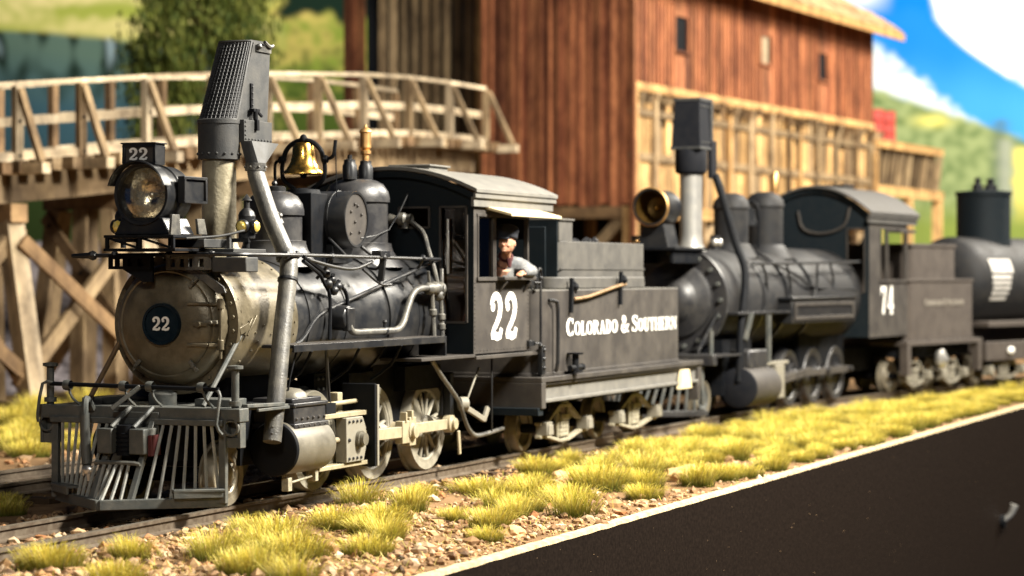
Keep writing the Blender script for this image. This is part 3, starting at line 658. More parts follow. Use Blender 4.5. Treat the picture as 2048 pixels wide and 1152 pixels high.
for i, (c, s0, s1) in enumerate(wins):
    f = bstick('window_frame', 'barn_red', (c-18, -1, s0-1), (c-18, -1, s1+1), 2.5, 2.6, Wr)
    bstick('window_frame', 'barn_red', (c+18, -1, s0-1), (c+18, -1, s1+1), 2.5, 2.6, Wr)
    bstick('window_sill', 'barn_red', (c-19, -1.5, s0-2), (c+19, -1.5, s0-2), 5, 2.4, V((0, 0, 1)))
    bstick('window_pane', 'timber_pale' if i == 1 else 'engine_dark', (c, 1.2, s0), (c, 1.2, s1), 36, 0.8, Wr)
# golden lower storey: uneven planks, odd dark boards, posts, girts and bin brackets
x = 2
while x < LEN-4:
    wd = random.uniform(7, 15); c = x+wd/2; dark = random.random()
    m_ = 'timber_brown' if dark < 0.10 else 'timber_tan' if dark < 0.26 else 'timber_gold'; zt = Z1-2 if random.random() < 0.6 else Z1-random.uniform(14, 40)
    bstick('bin_plank', m_, (c, 2+random.uniform(-1.2, 1.4), Z0+random.uniform(40, 52)), (c, 2, zt), wd-random.uniform(0.4, 1.4), 2, Wr)
    bstick('bin_plank', 'timber_gold' if random.random() < 0.85 else 'timber_tan', (c+random.uniform(-2, 2), 3+random.uniform(-.6, .6), Z0-14+random.uniform(-5, 5)), (c, 3, Z0+46), wd-random.uniform(0.3, 0.9), 2, Wr); x += wd
b = B(); c0, c1, c2, c3 = bp(2, 7, Z0-8), bp(LEN-4, 7, Z0-8), bp(LEN-4, 9, Z0-8), bp(2, 9, Z0-8); up = V((0, 0, Z1-Z0+4)); b.add([c0, c1, c2, c3, c0+up, c1+up, c2+up, c3+up], [(0,1,2,3),(4,5,6,7),(0,1,5,4),(1,2,6,5),(2,3,7,6),(3,0,4,7)]); b.build('bin_back', 'timber_brown', barn)
pos = [4]
while pos[-1] < LEN-60: pos.append(pos[-1]+random.uniform(34, 84))
pos.append(LEN-6)
for k, c in enumerate(pos):
    bstick('post', ('timber_gold', 'timber_tan', 'timber_tan', 'timber_brown')[k % 4], (c, 0, -14), (c, 0, Z1-6), random.uniform(6, 10), 6, Wr)
    bstick('post', 'timber_brown', (c, WID*0.5, -14), (c, WID*0.5, Z0), 9, 9, Wr)
    if random.random() < 0.7: bstick('knee_brace', 'timber_tan', (c+3, -1, Z1-random.uniform(26, 40)), (c+random.uniform(14, 26), -1, Z1-8), 4.5, 4.5, Wr)
x = 10
while x < LEN-10:
    bstick('bracket', 'timber_brown' if random.random() < 0.6 else 'timber_tan', (x, -5-random.uniform(0, 4), Z1-8-random.uniform(0, 9)), (x, 8, Z1-9), random.uniform(4, 8), random.uniform(5, 9), V((0, 0, 1))); x += random.uniform(14, 34)
bstick('girt', 'timber_gold', (-4, -1, Z1-3), (LEN+4, -1, Z1-3), 5, 8, V((0, 0, 1)))
bstick('girt', 'timber_tan', (-4, 0, Z1-27), (LEN+4, 0, Z1-27), 4, 6, V((0, 0, 1)))
bstick('girt', 'timber_tan', (-4, 0.6, Z0+47), (LEN+4, 0.6, Z0+47), 3.4, 7, V((0, 0, 1)))
bstick('girt', 'timber_gold', (-4, -1.4, Z0-6), (LEN+4, -1.4, Z0-6), 6, 12, V((0, 0, 1)))
bstick('girt', 'timber_tan', (-4, -0.4, 52), (LEN+4, -0.4, 52), 6, 10, V((0, 0, 1)))
for l in (0, LEN*0.33, LEN*0.66):
    bstick('cross_brace', 'timber_tan', (l+4, 3, 0), (l+LEN*0.30, 3, Z0-14), 5, 9, V((0, 0, 1)))
for w_ in (4, 80, 155, 235, WID-8):
    bstick('post', 'timber_brown' if w_ > 10 else 'timber_gold', (3, w_, -14), (3, w_, Z0-2), 11, 11, Lr)
bstick('cross_brace', 'timber_tan', (4, 150, 0), (4, 12, Z0-12), 10, 4, Lr)
bstick('girt', 'timber_brown', (3, -4, Z0-7), (3, WID, Z0-7), 10, 11, V((0, 0, 1)))
# shingled roof
roof = None; ov = 28; rows = 15
pitch = 0.62
b = B()
for s_ in (0, 1):
    def rp(l, t, dz=0):                            # t from eave (0) to ridge (1)
        w_ = -ov+(WID/2+ov)*t if s_ == 0 else WID+ov-(WID/2+ov)*t
        return bp(l, w_, ZE-ov*pitch+(WID/2+ov)*t*pitch+dz)
    b.add([rp(-30, 0), rp(LEN+40, 0), rp(LEN+40, 1), rp(-30, 1), rp(-30, 0, 5), rp(LEN+40, 0, 5), rp(LEN+40, 1, 5), rp(-30, 1, 5)], [(0,1,2,3),(4,5,6,7),(0,1,5,4),(1,2,6,5),(2,3,7,6),(3,0,4,7)])
roof = b.build('roof', 'shingle', barn)
def rpn(l, t, dz=0): w_ = -ov+(WID/2+ov)*t; return bp(l, w_, ZE-ov*pitch+(WID/2+ov)*t*pitch+dz)
for j in range(3):
    l = 120.0
    while l < LEN+38:
        wd = random.uniform(9, 15); t0 = j*0.07-0.012
        stick('shingle', 'shingle', roof, rpn(l, t0, 7-random.random()), rpn(l, t0+0.085, 8.2), wd-0.6, 2.2, Lr.cross(V((0, 0, 1)))); l += wd
bstick('eave_board', 'timber_gold', (-30, -ov-1, ZE-ov*pitch), (LEN+40, -ov-1, ZE-ov*pitch), 3, 9, V((0, 0, 1)))

# --- loading deck beyond the building, with red drums on it
deck = thing('loading_deck', 'tan plank loading deck on posts at the far end of the red building', 'deck', tuple(bp(LEN+90, 0, -8)))
def dstick(name, m_, a, c, wd, ht, up=None): return stick(name, m_, deck, bp(*a), bp(*c), wd, ht, up or V((0, 0, 1)))
for l in np.arange(LEN+8, LEN+290, 11): dstick('deck_plank', 'timber_gold', (l, 0, 247), (l, 120, 247), 10.4, 4)
for z, h in ((244, 9), (186, 12)): dstick('deck_beam', 'timber_gold', (LEN+4, -3, z), (LEN+288, -3, z), 7, h)
for l in np.linspace(LEN+16, LEN+280, 9):
    dstick('deck_strut', 'timber_tan', (l, 2, 192), (l+20, 2, 240), 6, 6); dstick('deck_plank', 'timber_tan', (l+8, 9, 192), (l+8, 9, 242), 28, 2, Wr)
for l in (LEN+20, LEN+150, LEN+280):
    for w_ in (0, 100): dstick('deck_post', 'timber_gold', (l, w_, -14), (l, w_, 182), 12, 12)
for k, (l, w_) in enumerate(((LEN+70, 22), (LEN+112, 20))):
    b = B(); p = bp(l, w_, 249.2); b.lathe([(0, 0), (15, 0), (15.6, 1), (15, 2), (15, 13), (15.6, 14), (15, 15), (15, 27), (15.6, 28), (15, 29), (15, 40), (14, 40), (14, 39), (0, 39)], p, n=24)
    tag(b.build('red_drum', 'red_paint'), ['red steel drum on the far loading deck, next to the building', 'red steel drum on the far loading deck, right of its twin'][k], 'drum', 'drums on the loading deck')

# ================================================================== LOCOMOTIVE PARTS
def wheel(parent, x, side, r, name='wheel', rim='wheel_tan', spokes=12, pin=None, y0=15.6, y1=20.8, cw=True, disc=False):
    """one wheel: spoked centre as the part, steel tyre and counterweight below it"""
    s_ = side; c = V((x, 0, r)); ax = V((0, s_, 0)); b = B()
    ri = r-3.0
    if disc:
        b.lathe([(0, y1-1.2), (2.4, y1-1.0), (3.2, y1-2.2), (ri*0.75, y1-3.4), (ri, y1-1.0), (ri+0.6, y1-1.0), (ri+0.6, y0+1), (ri*0.7, y0+1.5), (0, y0+1.5)], c, ax, 28)
    else:
        b.lathe([(ri-2.0, y0+1.5), (ri-2.0, y1-0.9), (ri-1.4, y1-0.3), (ri+0.2, y1-0.3), (ri+0.2, y0+1)], c, ax, 40)
        b.lathe([(0, y1+0.6), (3.0, y1+0.6), (3.9, y1), (4.2, y0+2.5), (0, y0+2.5)], c, ax, 20)
        for k in range(spokes):
            t = 2*math.pi*(k+0.5)/spokes; d = V((math.cos(t), 0, math.sin(t))); yy = s_*(y1-1.5)
            p, q = c+d*3.6+V((0, yy, 0)), c+d*(ri-1.4)+V((0, yy, 0))
            b.tube([p, q], 0, 6, 0, rs=[1.15, 0.75])
    o = b.build(name, rim, parent)
    b = B(); b.lathe([(ri+0.1, y0+0.2), (ri+0.1, y1-0.1), (r-0.5, y1+0.25), (r, y1-0.3), (r+0.35, y0+1.3), (r+1.5, y0+1.0), (r+1.6, y0+0.3), (r+0.7, y0), (ri+0.1, y0+0.2)], c, ax, 56); b.build('tyre', 'tyre_steel' if r < 17 else rim, o)
    if pin is not None:
        d = V((math.cos(pin), 0, math.sin(pin))); p = c+d*9.5
        b = B(); b.tube([c+V((0, s_*(y1-0.5), 0)), p+V((0, s_*(y1-0.5), 0))], 0, 10, 0, rs=[4.2, 2.9]); b.cyl(p+V((0, s_*(y1-1.5), 0)), p+V((0, s_*(y1+8.5), 0)), 1.7, n=14); b.build('crank_pin', rim, o)
        if cw:
            pts = []; a = pin+math.pi
            for k in range(15):
                t = a-0.95+1.9*k/14; pts.append((x+math.cos(t)*(ri-1.2), r+math.sin(t)*(ri-1.2)))
            for k in range(5):
                t = a+0.95-1.9*k/4; pts.append((x+math.cos(t)*(ri*0.34), r+math.sin(t)*(ri*0.34)))
            b = B(); b.prism(pts, 'xz', s_*(y1-1.9), s_*(y1-0.6)); b.build('counterweight', rim, o)
    return o
def axle(parent, x, r): b = B(); b.cyl((x, -19, r), (x, 19, r), 2.6, n=14); b.build('axle', 'engine_dark', parent)
def rivet_ring(b, x, rad, zc, n, size=0.55, hgt=0.7, d=-1, a0=0.0, y=0):
    for k in range(n):
        t = a0+2*math.pi*k/n; p = V((x, y+math.cos(t)*rad, zc+math.sin(t)*rad)); b.cyl(p, p+V((d*hgt, 0, 0)), size, size*0.85, 6)
def pipe(parent, pts, r=0.7, m='engine_black', name='pipe', smooth=4, n=8): b = B(); b.tube(pts, r, n, smooth); return b.build(name, m, parent)
def plate_holes(b, y0, y1, z0, z1, x0, x1, holes):
    """lateral bracket plate (in the y-z plane) with real round-ended slots: strips between them"""
    ys_ = sorted(holes); last = y0
    for (h0, h1) in ys_:
        b.box(x0, x1, last, h0, z0, z1); b.box(x0, x1, h0, h1, z0, z0+1.1); b.box(x0, x1, h0, h1, z1-1.5, z1); last = h1
    b.box(x0, x1, last, y1, z0, z1)

ZB = 64.2
eng = thing('steam_locomotive', 'black narrow gauge steam locomotive numbered 22 with a bronze-coloured smokebox', 'locomotive', (90, 0, 0))
EB, ED = 'engine_black', 'engine_dark'
# ---- pilot (cowcatcher)
b = B()
for s_ in (-1, 1): b.beam((-52, 0, 4.4), (-24.5, s_*33.5, 4.4), 2.6, 3.4)
pil = b.build('pilot', 'pilot_iron', eng, 0.25)
b = B(); b.box(-29, -27, -34, 34, 30.2, 32.2); b.build('pilot_top_bar', 'pilot_iron', pil, 0.2)
def vx_(y): return -51.2+abs(y)/33.5*27
ysl = [-31.0, -27.8, -24.6, -21.4, -18.2, -15.0, -11.6, 11.6, 15.0, 18.2, 21.4, 24.6, 27.8, 31.0]
for y in ysl:
    j = random.uniform(-.3, .3); pipe(pil, [(vx_(y)+0.6, y, 5.8), (-28+j, y*0.95+j, 31)], 0.62, 'slat_iron', 'slat', 0, 6)
for y in (-7.6, 7.6): b = B(); b.beam((vx_(y)+0.4, y, 5), (-28, y*0.9, 31.5), 2.0, 2.0); b.build('slat_post', 'pilot_iron', pil, 0.2)
for y in (-5, -2.5, 0, 2.5, 5): pipe(pil, [(vx_(y)+0.6, y, 5.8), (-40.5, y*0.95, 17.6)], 0.62, 'slat_iron', 'slat', 0, 6)
pipe(pil, [(-40, -8.2, 17.2), (-40.8, -7, 17.8), (-40.8, 7, 17.8), (-40, 8.2, 17.2)], 0.8, 'pilot_iron', 'notch_bar', 2, 6)
for s_ in (-1, 1):
    b = B(); b.box(-27.5, -25.4, s_*31.8, s_*34.4, 4, 33); b.build('end_post', 'pilot_iron', pil, 0.2)
    b = B(); b.beam((-36.5, s_*19, 8.6), (-25.5, s_*32.4, 8.6), 6.5, 0.9); b.beam((-38.6, s_*19.6-s_*-1.2, 7.6), (-27.6, s_*33.6, 7.6), 0.9, 3.0); b.build('step', 'pilot_iron', pil, 0.15)
b = B()
for s_ in (-1, 1):
    for t in (0.15, 0.45, 0.75): p = V((-52, 0, 4.4)).lerp(V((-24.5, s_*33.5, 4.4)), t); nn = V((-33.5, s_*-27.5, 0)).normalized(); b.ball(p+nn*1.4, 0.75, 8)
b.build('bolt_heads', 'pilot_iron', pil, kind='stuff')
# ---- buffer beam, deck, coupler
b = B(); b.box(-27.6, -21, -40, 40, 31.6, 36.2); beam_ = b.build('buffer_beam', 'pilot_iron', eng, 0.3)
b = B(); b.box(-21, 12, -38, 38, 35.2, 36.0); b.build('front_deck', 'pilot_iron', eng, 0.15)
b = B(); b.box(-28.4, -27.7, -9, 9, 25.5, 34.4); b.build('coupler_plate', 'pilot_iron', eng, 0.15)
cp = B(); cp.box(-38.5, -29.5, 3.4, 9.2, 20.6, 29.2); cp.box(-38.5, -29.5, -9.2, -3.4, 20.6, 29.2); cpo = cp.build('coupler_pocket', 'pilot_iron', eng, 0.35)
b = B(); b.cyl((-34.5, 0, 20), (-34.5, 0, 30.3), 3.3, n=20)
for z in (21.5, 23, 24.5, 26, 27.5): b.lathe([(3.3, -.25), (3.6, 0), (3.3, .25)], (-34.5, 0, z), n=20)
b.build('coupler_pin', ED, cpo)
for y in (-4.2, 4.6): pipe(cpo, [(-36.5, y, 29.6), (-28, y-2.4, 36)], 0.8, 'pilot_iron', 'pocket_strut', 0, 6)
b = B(); b.box(-36, -29.5, -10.6, -9.4, 20, 27); b.build('pocket_liner', 'red_dark', cpo)
# air hose
pipe(eng, [(-27.6, 17.5, 35), (-31.5, 17.2, 38.6), (-33.6, 16.8, 37.4), (-34, 16.6, 33)], 1.25, 'pilot_iron', 'hose_elbow')
hose = pipe(eng, [(-34, 16.6, 34), (-34.3, 16.4, 28), (-34.8, 15.8, 22), (-35.4, 15.0, 16.5)], 1.75, 'pilot_iron', 'air_hose', n=12)
b = B(); b.ball((-35.8, 14.4, 14.6), 1.9, 10, (0.7, 1.2, 1)); b.box(-36.6, -35.2, 13.2, 14.4, 10.8, 15); b.box(-36.4, -35.4, 11.8, 12.7, 13, 16); b.box(-36.6, -35.2, 15.4, 16.2, 12.6, 15); b.build('hose_coupling', 'steel_bright', hose, 0.2)
# uncoupling rod, flag posts, slotted end plates
pipe(eng, [(-30, 38, 30.5), (-31, 37.6, 33.5), (-29.8, 36.4, 43.6), (-28.6, 33, 43.8)], 0.6, 'pilot_iron', 'rod_handle', 2)
pipe(eng, [(-30, -34.6, 27.5), (-31.2, -33, 31), (-29.6, -33.6, 40.5), (-28.6, -31.6, 42.4)], 0.6, 'pilot_iron', 'rod_handle', 2)
pipe(eng, [(-28.6, 34, 43.6), (-28.6, -32.5, 42.6)], 0.75, ED, 'uncoupling_rod', 0)
b = B(); b.beam((-28.6, -2, 43.2), (-33.5, 6.5, 35.6), 1.6, 1.6); b.build('lift_lever', 'pilot_iron', eng, 0.2)
for y in (27, 4.5, -6, -26):
    b = B(); b.lathe([(1.7, -1.3), (1.9, 0), (1.7, 1.3)], (-28.6, y, 43.2), (0, 1, 0), 12); b.tube([(-28.6, y, 43), (-28, y-1.4, 39), (-25, y-2.4, 36.4)], 0.5, 6); b.build('rod_bracket', 'pilot_iron', eng)
for s_ in (-1, 1):
    p = B(); y = s_*36.6; p.cyl((-24.5, y, 36), (-24.5, y, 49.4), 1.3, n=12); p.lathe([(1.3, 0), (2.7, .4), (2.7, 1.4), (0, 1.7)], (-24.5, y, 49.2), n=14); p.cyl((-24.5, y, 37), (-24.5, y, 38.6), 2.2, n=12); p.build('flag_post', 'pilot_iron', eng)
    p = B(); p.box(-26.5, -22.5, s_*33.2, s_*34.6, 22.8, 36); p.box(-26.5, -22.5, s_*38.4, s_*39.6, 22.8, 36); p.box(-26.4, -22.6, s_*34.6, s_*38.4, 22.8, 26.4); p.box(-26.4, -22.6, s_*34.6, s_*38.4, 33.2, 36)
    p.lathe([(2.2, 0), (3.1, 0), (3.1, 1.6), (2.2, 1.6), (2.2, 0)], (-26, s_*36.4, 29.8), (-1, 0, 0), 18); p.box(-23.6, -22.8, s_*34.4, s_*38.6, 26, 33.4); p.build('end_casting', 'pilot_iron', eng, 0.2)
for s_ in (-1, 1): pipe(eng, [(-22.5, s_*23, 36.5), (3, s_*23.6, 60)], 0.9, 'pilot_iron' if s_ < 0 else 'copper_pipe', 'smokebox_brace', 0)
b = B(); b.beam((0.5, -24.6, 61.6), (6.5, -25, 63.4), 1.2, 2.6); b.beam((4, -24.8, 60), (9, -25.2, 66), 0.9, 0.9); b.beam((6, -24.8, 60), (12, -25.4, 67), 0.9, 0.9); b.build('brace_clevis', 'smokebox_graphite', eng, 0.15)
b = B(); b.lathe([(5, 36), (5, 40), (3, 41), (0, 41)], (-10, 0, 0), n=20); b.box(-18, 0, 20, 28, 36, 38.4); b.box(-16, -4, -30, -16, 36, 38.6); b.build('deck_fittings', 'pilot_iron', eng, 0.3)
# ---- smokebox
b = B(); b.lathe([(24, 0), (24, 47), (22, 47)], (0, 0, ZB), (1, 0, 0), 72); sb = b.build('smokebox', 'smokebox_graphite', eng)
b = B(); b.lathe([(20, 1.2), (20, -0.9), (25, -0.9), (25.2, -0.5), (25.2, 1.2), (24, 1.4)], (0, 0, ZB), (1, 0, 0), 72); fl = b.build('front_ring', 'smokebox_graphite', sb)
b = B(); rivet_ring(b, -0.8, 23.2, ZB, 30, 0.8, 1.0, a0=0.1); b.build('ring_bolts', 'smokebox_graphite', sb, kind='stuff')
b = B(); b.lathe([(21.4, -0.8), (21.5, -2.2), (21.2, -4.6), (20.2, -6.4), (18.6, -7.4), (18.0, -7.2), (17.6, -7.7), (14, -8.9), (9, -9.8), (0, -10.2)], (0, 0, ZB), (1, 0, 0), 72); door = b.build('smokebox_door', 'smokebox_graphite', sb)
b = B(); b.lathe([(0, -11.0), (6.4, -11.0), (6.4, -11.7), (7.2, -11.8), (7.4, -11.2), (7.4, -9.6)], (0, 0, ZB), (1, 0, 0), 48); pl = b.build('number_plate', 'plate_navy', sb)
b = B(); text(b, '22', (-11.05, 3.7, ZB-2.3), (0, -1, 0), (0, 0, 1), 4.9, 1.12, 0.18); b.build('plate_number', 'white_paint', pl)
b = B()
for k, a in enumerate((178, 128, 62, -52, -128)):
    t = R(a); c = V((-7.6, math.cos(t)*18.6, ZB+math.sin(t)*18.6)); d = V((0, math.cos(t), math.sin(t)))
    b.beam(c-d*2.4+V((-1.1, 0, 0)), c+d*2.2+V((-0.6, 0, 0)), 1.3, 1.1, (1, 0, 0)); b.cyl(c+V((-0.2, 0, 0)), c+V((-2.1, 0, 0)), 0.7, n=8)
b.build('door_dogs', 'cylinder_grey', door, 0.2)
for z in (7.2, -7.2):
    b = B(); b.beam((-9.4, -9.6, ZB+z), (-8.0, -17.2, ZB+z), 2.0, 1.0); b.beam((-8.0, -17, ZB+z), (-5.2, -20.8, ZB+z), 2.4, 1.2); b.cyl((-6.2, -20.9, ZB+z-1.8), (-6.2, -20.9, ZB+z+1.8), 1.2, n=12); b.build('door_hinge', 'smokebox_graphite', door, 0.2)
b = B(); b.cyl((-8.8, -14.2, ZB), (-10.4, -14.0, ZB), 1.0, n=10); b.beam((-9.8, -12, ZB), (-9, -17.5, ZB), 1.0, 1.0); b.cyl((-6.2, -20.9, ZB-12), (-6.2, -20.9, ZB+9), 0.6, n=8); b.build('hinge_pin', 'smokebox_graphite', door)
b = B()
for x in (3.5, 44):
    for k in range(34): t = 2*math.pi*k/34; d = V((0, math.cos(t), math.sin(t))); b.cyl(V((x, 0, ZB))+d*23.8, V((x, 0, ZB))+d*24.4, 0.5, 0.4, 6)
for xx, aa in ((14, 188), (17, 196), (14, 204), (20, 182), (9, 214), (12, 222), (26, 190)):
    d = V((0, math.cos(R(aa)), math.sin(R(aa)))); b.cyl(V((xx, 0, ZB))+d*23.8, V((xx, 0, ZB))+d*24.5, 0.55, 0.4, 6)
b.build('shell_rivets', 'smokebox_graphite', sb, kind='stuff')
b = B(); b.prism([(-16, 36), (16, 36), (14, 46), (-14, 46)], 'yz', 10, 42); b.box(6, 44, -22, 22, 14, 36); b.build('saddle', ED, eng)
# ---- boiler
b = B(); b.lathe([(22.6, 47), (22.8, 108), (25.4, 128), (25.6, 181), (0, 181)], (0, 0, ZB), (1, 0, 0), 72); bo = b.build('boiler', EB, eng)
for x in (60, 92, 126, 154):
    r = 22.75 if x < 108 else 25.4
    b = B(); b.lathe([(r, -1.3), (r+0.3, -1.2), (r+0.3, 1.2), (r, 1.3)], (x, 0, ZB), (1, 0, 0), 72); b.build('boiler_band', EB, bo)
b = B(); b.box(126, 184, -17, 17, 20, 60); b.build('firebox', ED, eng)
b = B()
for s_ in (-1, 1): b.box(-20, 236, s_*7, s_*10.5, 17, 29)
b.box(-4, 200, -10, 10, 14, 17.5); b.box(50, 58, -34, 34, 28, 34); b.build('frame', ED, eng)
b = B(); b.box(70, 84, -19, -16, 26, 44); b.build('motion_plate', ED, eng)
b = B()
for x in (73, 77, 81):
    for z in (33, 38, 42): b.ball((x, -19.2, z), 0.7, 8)
b.build('motion_bolts', 'pilot_iron', eng, kind='stuff')
# ---- stack and cinder hood
SX = 30.6
b = B(); b.lathe([(10.8, ZB+23.0), (9.6, ZB+25), (7.2, ZB+27.5), (6.3, ZB+31), (6.25, 124), (0, 124)], (SX, 0, 0), n=40); stk = b.build('stack', 'stack_graphite', eng)
b = B(); b.lathe([(6.0, 123.6), (7.7, 123.6), (7.7, 136.4), (8.0, 136.6), (8.0, 138), (7.4, 138.2)], (SX, 0, 0), n=40); hd = b.build('cinder_hood', 'hood_iron', eng)
for s_ in (-1, 1):
    b = B(); b.prism([(SX-1, 137.8), (54, 137.8), (56.3, 167.6), (SX+12.8, 167.4)], 'xz', s_*6.4, s_*7.6); b.build('side_sheet', 'hood_iron', hd, 0.1)
b = B(); b.box(53, 55, -6.4, 6.4, 137.8, 167.2); b.prism([(SX+12.8, 167.4), (56.3, 167.6), (56.3, 168.6), (SX+12.8, 168.4)], 'xz', -6.4, 6.4); b.build('back_sheet', 'hood_iron', hd)
# woven wire: round wires each way over a curved, leaning front
def hoodp(a, t):                                  # a: -1..1 across, t: 0..1 up
    w_ = 7.5-0.9*t; th = a*math.pi/2; c = (SX-0.6)*(1-t)+(SX+12.6)*t; dep = 4.6*(1-t)+1.8*t
    return V((c-math.cos(th)*dep, -math.sin(th)*w_, 138+29.8*t))
b = B()
for k in range(28):
    a = -1+2*(k+0.5)/28; L_ = [hoodp(a, t/10)+V((0.25*(-1)**k*0.6, 0, 0)) for t in range(11)]; b.tube(L_, 0.17, 4, 0)
for k in range(44):
    t = (k+0.5)/44; L_ = [hoodp(-1+2*j/16, t)-V((0.25*(-1)**k*0.6, 0, 0)) for j in range(17)]; b.tube(L_, 0.19, 4, 0)
b.build('wire_mesh', 'mesh_iron', hd, kind='stuff')
b = B(); vs = []; fs = []
for j in range(9):
    for k in range(13): vs.append(hoodp(-1+k/6, j/8)+V((0.55, 0, 0)))
for j in range(8):
    for k in range(12): fs.append((j*13+k, j*13+k+1, (j+1)*13+k+1, (j+1)*13+k))
b.add(vs, fs); b.build('mesh_backing', ED, hd)
for e in (-1, 1): pipe(hd, [hoodp(e, 0), hoodp(e, 0.5), hoodp(e, 1)], 0.6, 'hood_iron', 'mesh_edge', 0, 6)
pipe(hd, [hoodp(-1+k/5, 0.0) for k in range(11)], 0.55, 'hood_iron', 'mesh_edge', 0, 6); pipe(hd, [hoodp(-1+k/5, 1.0) for k in range(11)], 0.55, 'hood_iron', 'mesh_edge', 0, 6)
b = B(); b.box(SX+1.5, 53.8, -9.6, -7.62, 130.2, 138.2); du = b.build('cinder_duct', 'hood_iron', hd, 0.15)
b = B(); b.box(40, 41.6, -8.3, -7.5, 143, 152); b.cyl((40.8, -9.6, 138.5), (40.8, -9.6, 142.6), 0.9, n=10); b.box(38.6, 43.4, -10.2, -8, 141.4, 142.6); b.beam((40.8, -10, 142), (43.6, -10.8, 139.8), 0.9, 0.9); b.box(40, 41.8, -10.8, -9.2, 134.6, 138.5); b.build('latch', ED, hd, 0.15)
b = B()
for k in range(9): b.ball((33.2+k*2.45, -9.7, 131.2), 0.42, 6)
for k in range(4): b.ball((32.8, -9.7, 132.6+k*1.6), 0.42, 6); b.ball((40.8, -8.4, 144+k*2.2), 0.42, 6)
for k in range(16): t = 2*math.pi*k/16; b.ball((SX+math.cos(t)*7.75, math.sin(t)*7.75, 125.6), 0.55, 6)
b.build('hood_rivets', 'hood_iron', hd, kind='stuff')
b = B(); b.tube([(50, -8.5, 168), (54, -8.6, 166.6), (57, -8.4, 167.2)], 0.7, 6); b.box(44.5, 56, -8.2, -7.55, 164.2, 166.6); b.ball((45.6, -8.6, 166), 1.2, 8); b.build('hood_hinge', 'pipe_iron', hd)
# funnel and cinder pipe down the side of the smokebox
fn = B()
top = [(SX+2, -9.4), (53.6, -9.4), (53.6, -7.6), (SX+2, -7.6)]
n = 24; vs = []
for k in range(n):
    t = 2*math.pi*k/n; cx, cy = math.cos(t), math.sin(t); m_ = max(abs(cx), abs(cy)); vs.append(V((42.5+cx/m_*10.6, -10.4+cy/m_*2.4, 130.3)))
for k in range(n):
    t = 2*math.pi*k/n; vs.append(V((34.5+math.cos(t)*3.6, -13.0+math.sin(t)*3.6, 121.8)))
fn.add(vs, [(k, (k+1) % n, n+(k+1) % n, n+k) for k in range(n)]); fn.build('funnel', 'hood_iron', hd)
b = B(); b.cyl((34.4, -13.0, 119.4), (34.5, -13.0, 122.2), 3.9, n=24)
for k in range(8): t = 2*math.pi*k/8; b.ball((34.4+math.cos(t)*3.9, -13+math.sin(t)*3.9, 120.8), 0.5, 6)
b.build('collar', 'pipe_iron', hd)
cpipe = B(); cpipe.tube([(34.4, -13.0, 120.5), (33.6, -14.4, 116), (31, -21, 102), (29.2, -27.4, 90.5), (27, -30.4, 84), (16.5, -33, 60), (8.5, -35.2, 40), (2.8, -36.3, 23)], 3.25, 20, 6); cpo_ = cpipe.build('cinder_pipe', 'pipe_iron', eng)
b = B(); b.lathe([(3.3, -.7), (3.9, -.6), (3.9, .6), (3.3, .7)], (28.2, -28.8, 88), (-0.12, -0.42, -0.9), 20); b.lathe([(3.3, -.6), (3.7, -.5), (3.7, .5), (3.3, .6)], (25, -31, 79.6), (-0.35, -0.12, -0.93), 20); b.build('pipe_clamp', EB, cpo_)
b = B(); b.tube([(32.0, -23.6, 101), (30.4, -29.6, 91)], 0.5, 5); b.tube([(31.6, -17, 109), (34.4, -21.4, 104), (35, -23.5, 100)], 1.0, 6); b.ball((33.6, -20, 107), 1.4, 8); b.ball((34.6, -22.8, 103), 1.2, 8); b.build('pipe_seam', 'pipe_iron', cpo_)
b = B()
for k in range(7): b.ball((2.4+k*0.9-2.6, -38.6+k*0.2+1.0, 24+k*2.2), 0.55, 6)
b.build('pipe_rivets', 'pipe_iron', cpo_, kind='stuff')
b = B(); b.beam((-21, -38.2, 36.8), (5.5, -38.8, 36.2), 2.6, 1.2); b.beam((-14, -39.6, 35), (9, -39.6, 35), 1.0, 1.0); b.build('pipe_support', 'pilot_iron', eng, 0.15)
# ---- headlight on its shelf
HZ = 109.2
b = B(); b.lathe([(9.6, -24.6), (10.6, -24.8), (10.7, -22.8), (10.2, -22.4), (10.2, -7), (9.0, -4.8), (0, -4.6)], (0, 0, HZ), (1, 0, 0), 48); b.lathe([(9.6, -24.6), (9.4, -20), (9.2, -19)], (0, 0, HZ), (1, 0, 0), 48); hl = b.build('headlight', EB, eng)
b = B(); b.lathe([(9.3, -21.5), (8.2, -17.5), (6.0, -14.6), (3, -12.9), (0, -12.4)], (0, 0, HZ), (1, 0, 0), 40); b.build('reflector', 'mirror', hl)
b = B(); b.lathe([(9.4, -22.6), (7.5, -23.7), (4.5, -24.5), (0, -24.9)], (0, 0, HZ), (1, 0, 0), 40); b.lathe([(9.4, -22.6), (7.5, -23.2), (4.5, -24.0), (0, -24.4)], (0, 0, HZ), (1, 0, 0), 40); b.build('lens', 'lens_clear', hl)
b = B(); b.ball((-17, 0, HZ), 1.3, 10); b.cyl((-17, 0, HZ), (-13, 0, HZ), 0.6); b.build('bulb', 'steel_bright', hl)
b = B(); b.lathe([(10.9, -24.6), (11.2, -28.4), (11.6, -28.2), (11.5, -23)], (0, 0, HZ), (1, 0, 0), 32, R(15), R(165), ref=(0, 1, 0)); b.build('visor', EB, hl)
b = B(); b.lathe([(10.3, -.6), (10.7, -.4), (10.7, .4), (10.3, .6)], (-15, 0, HZ), (1, 0, 0), 40); b.build('body_band', EB, hl)
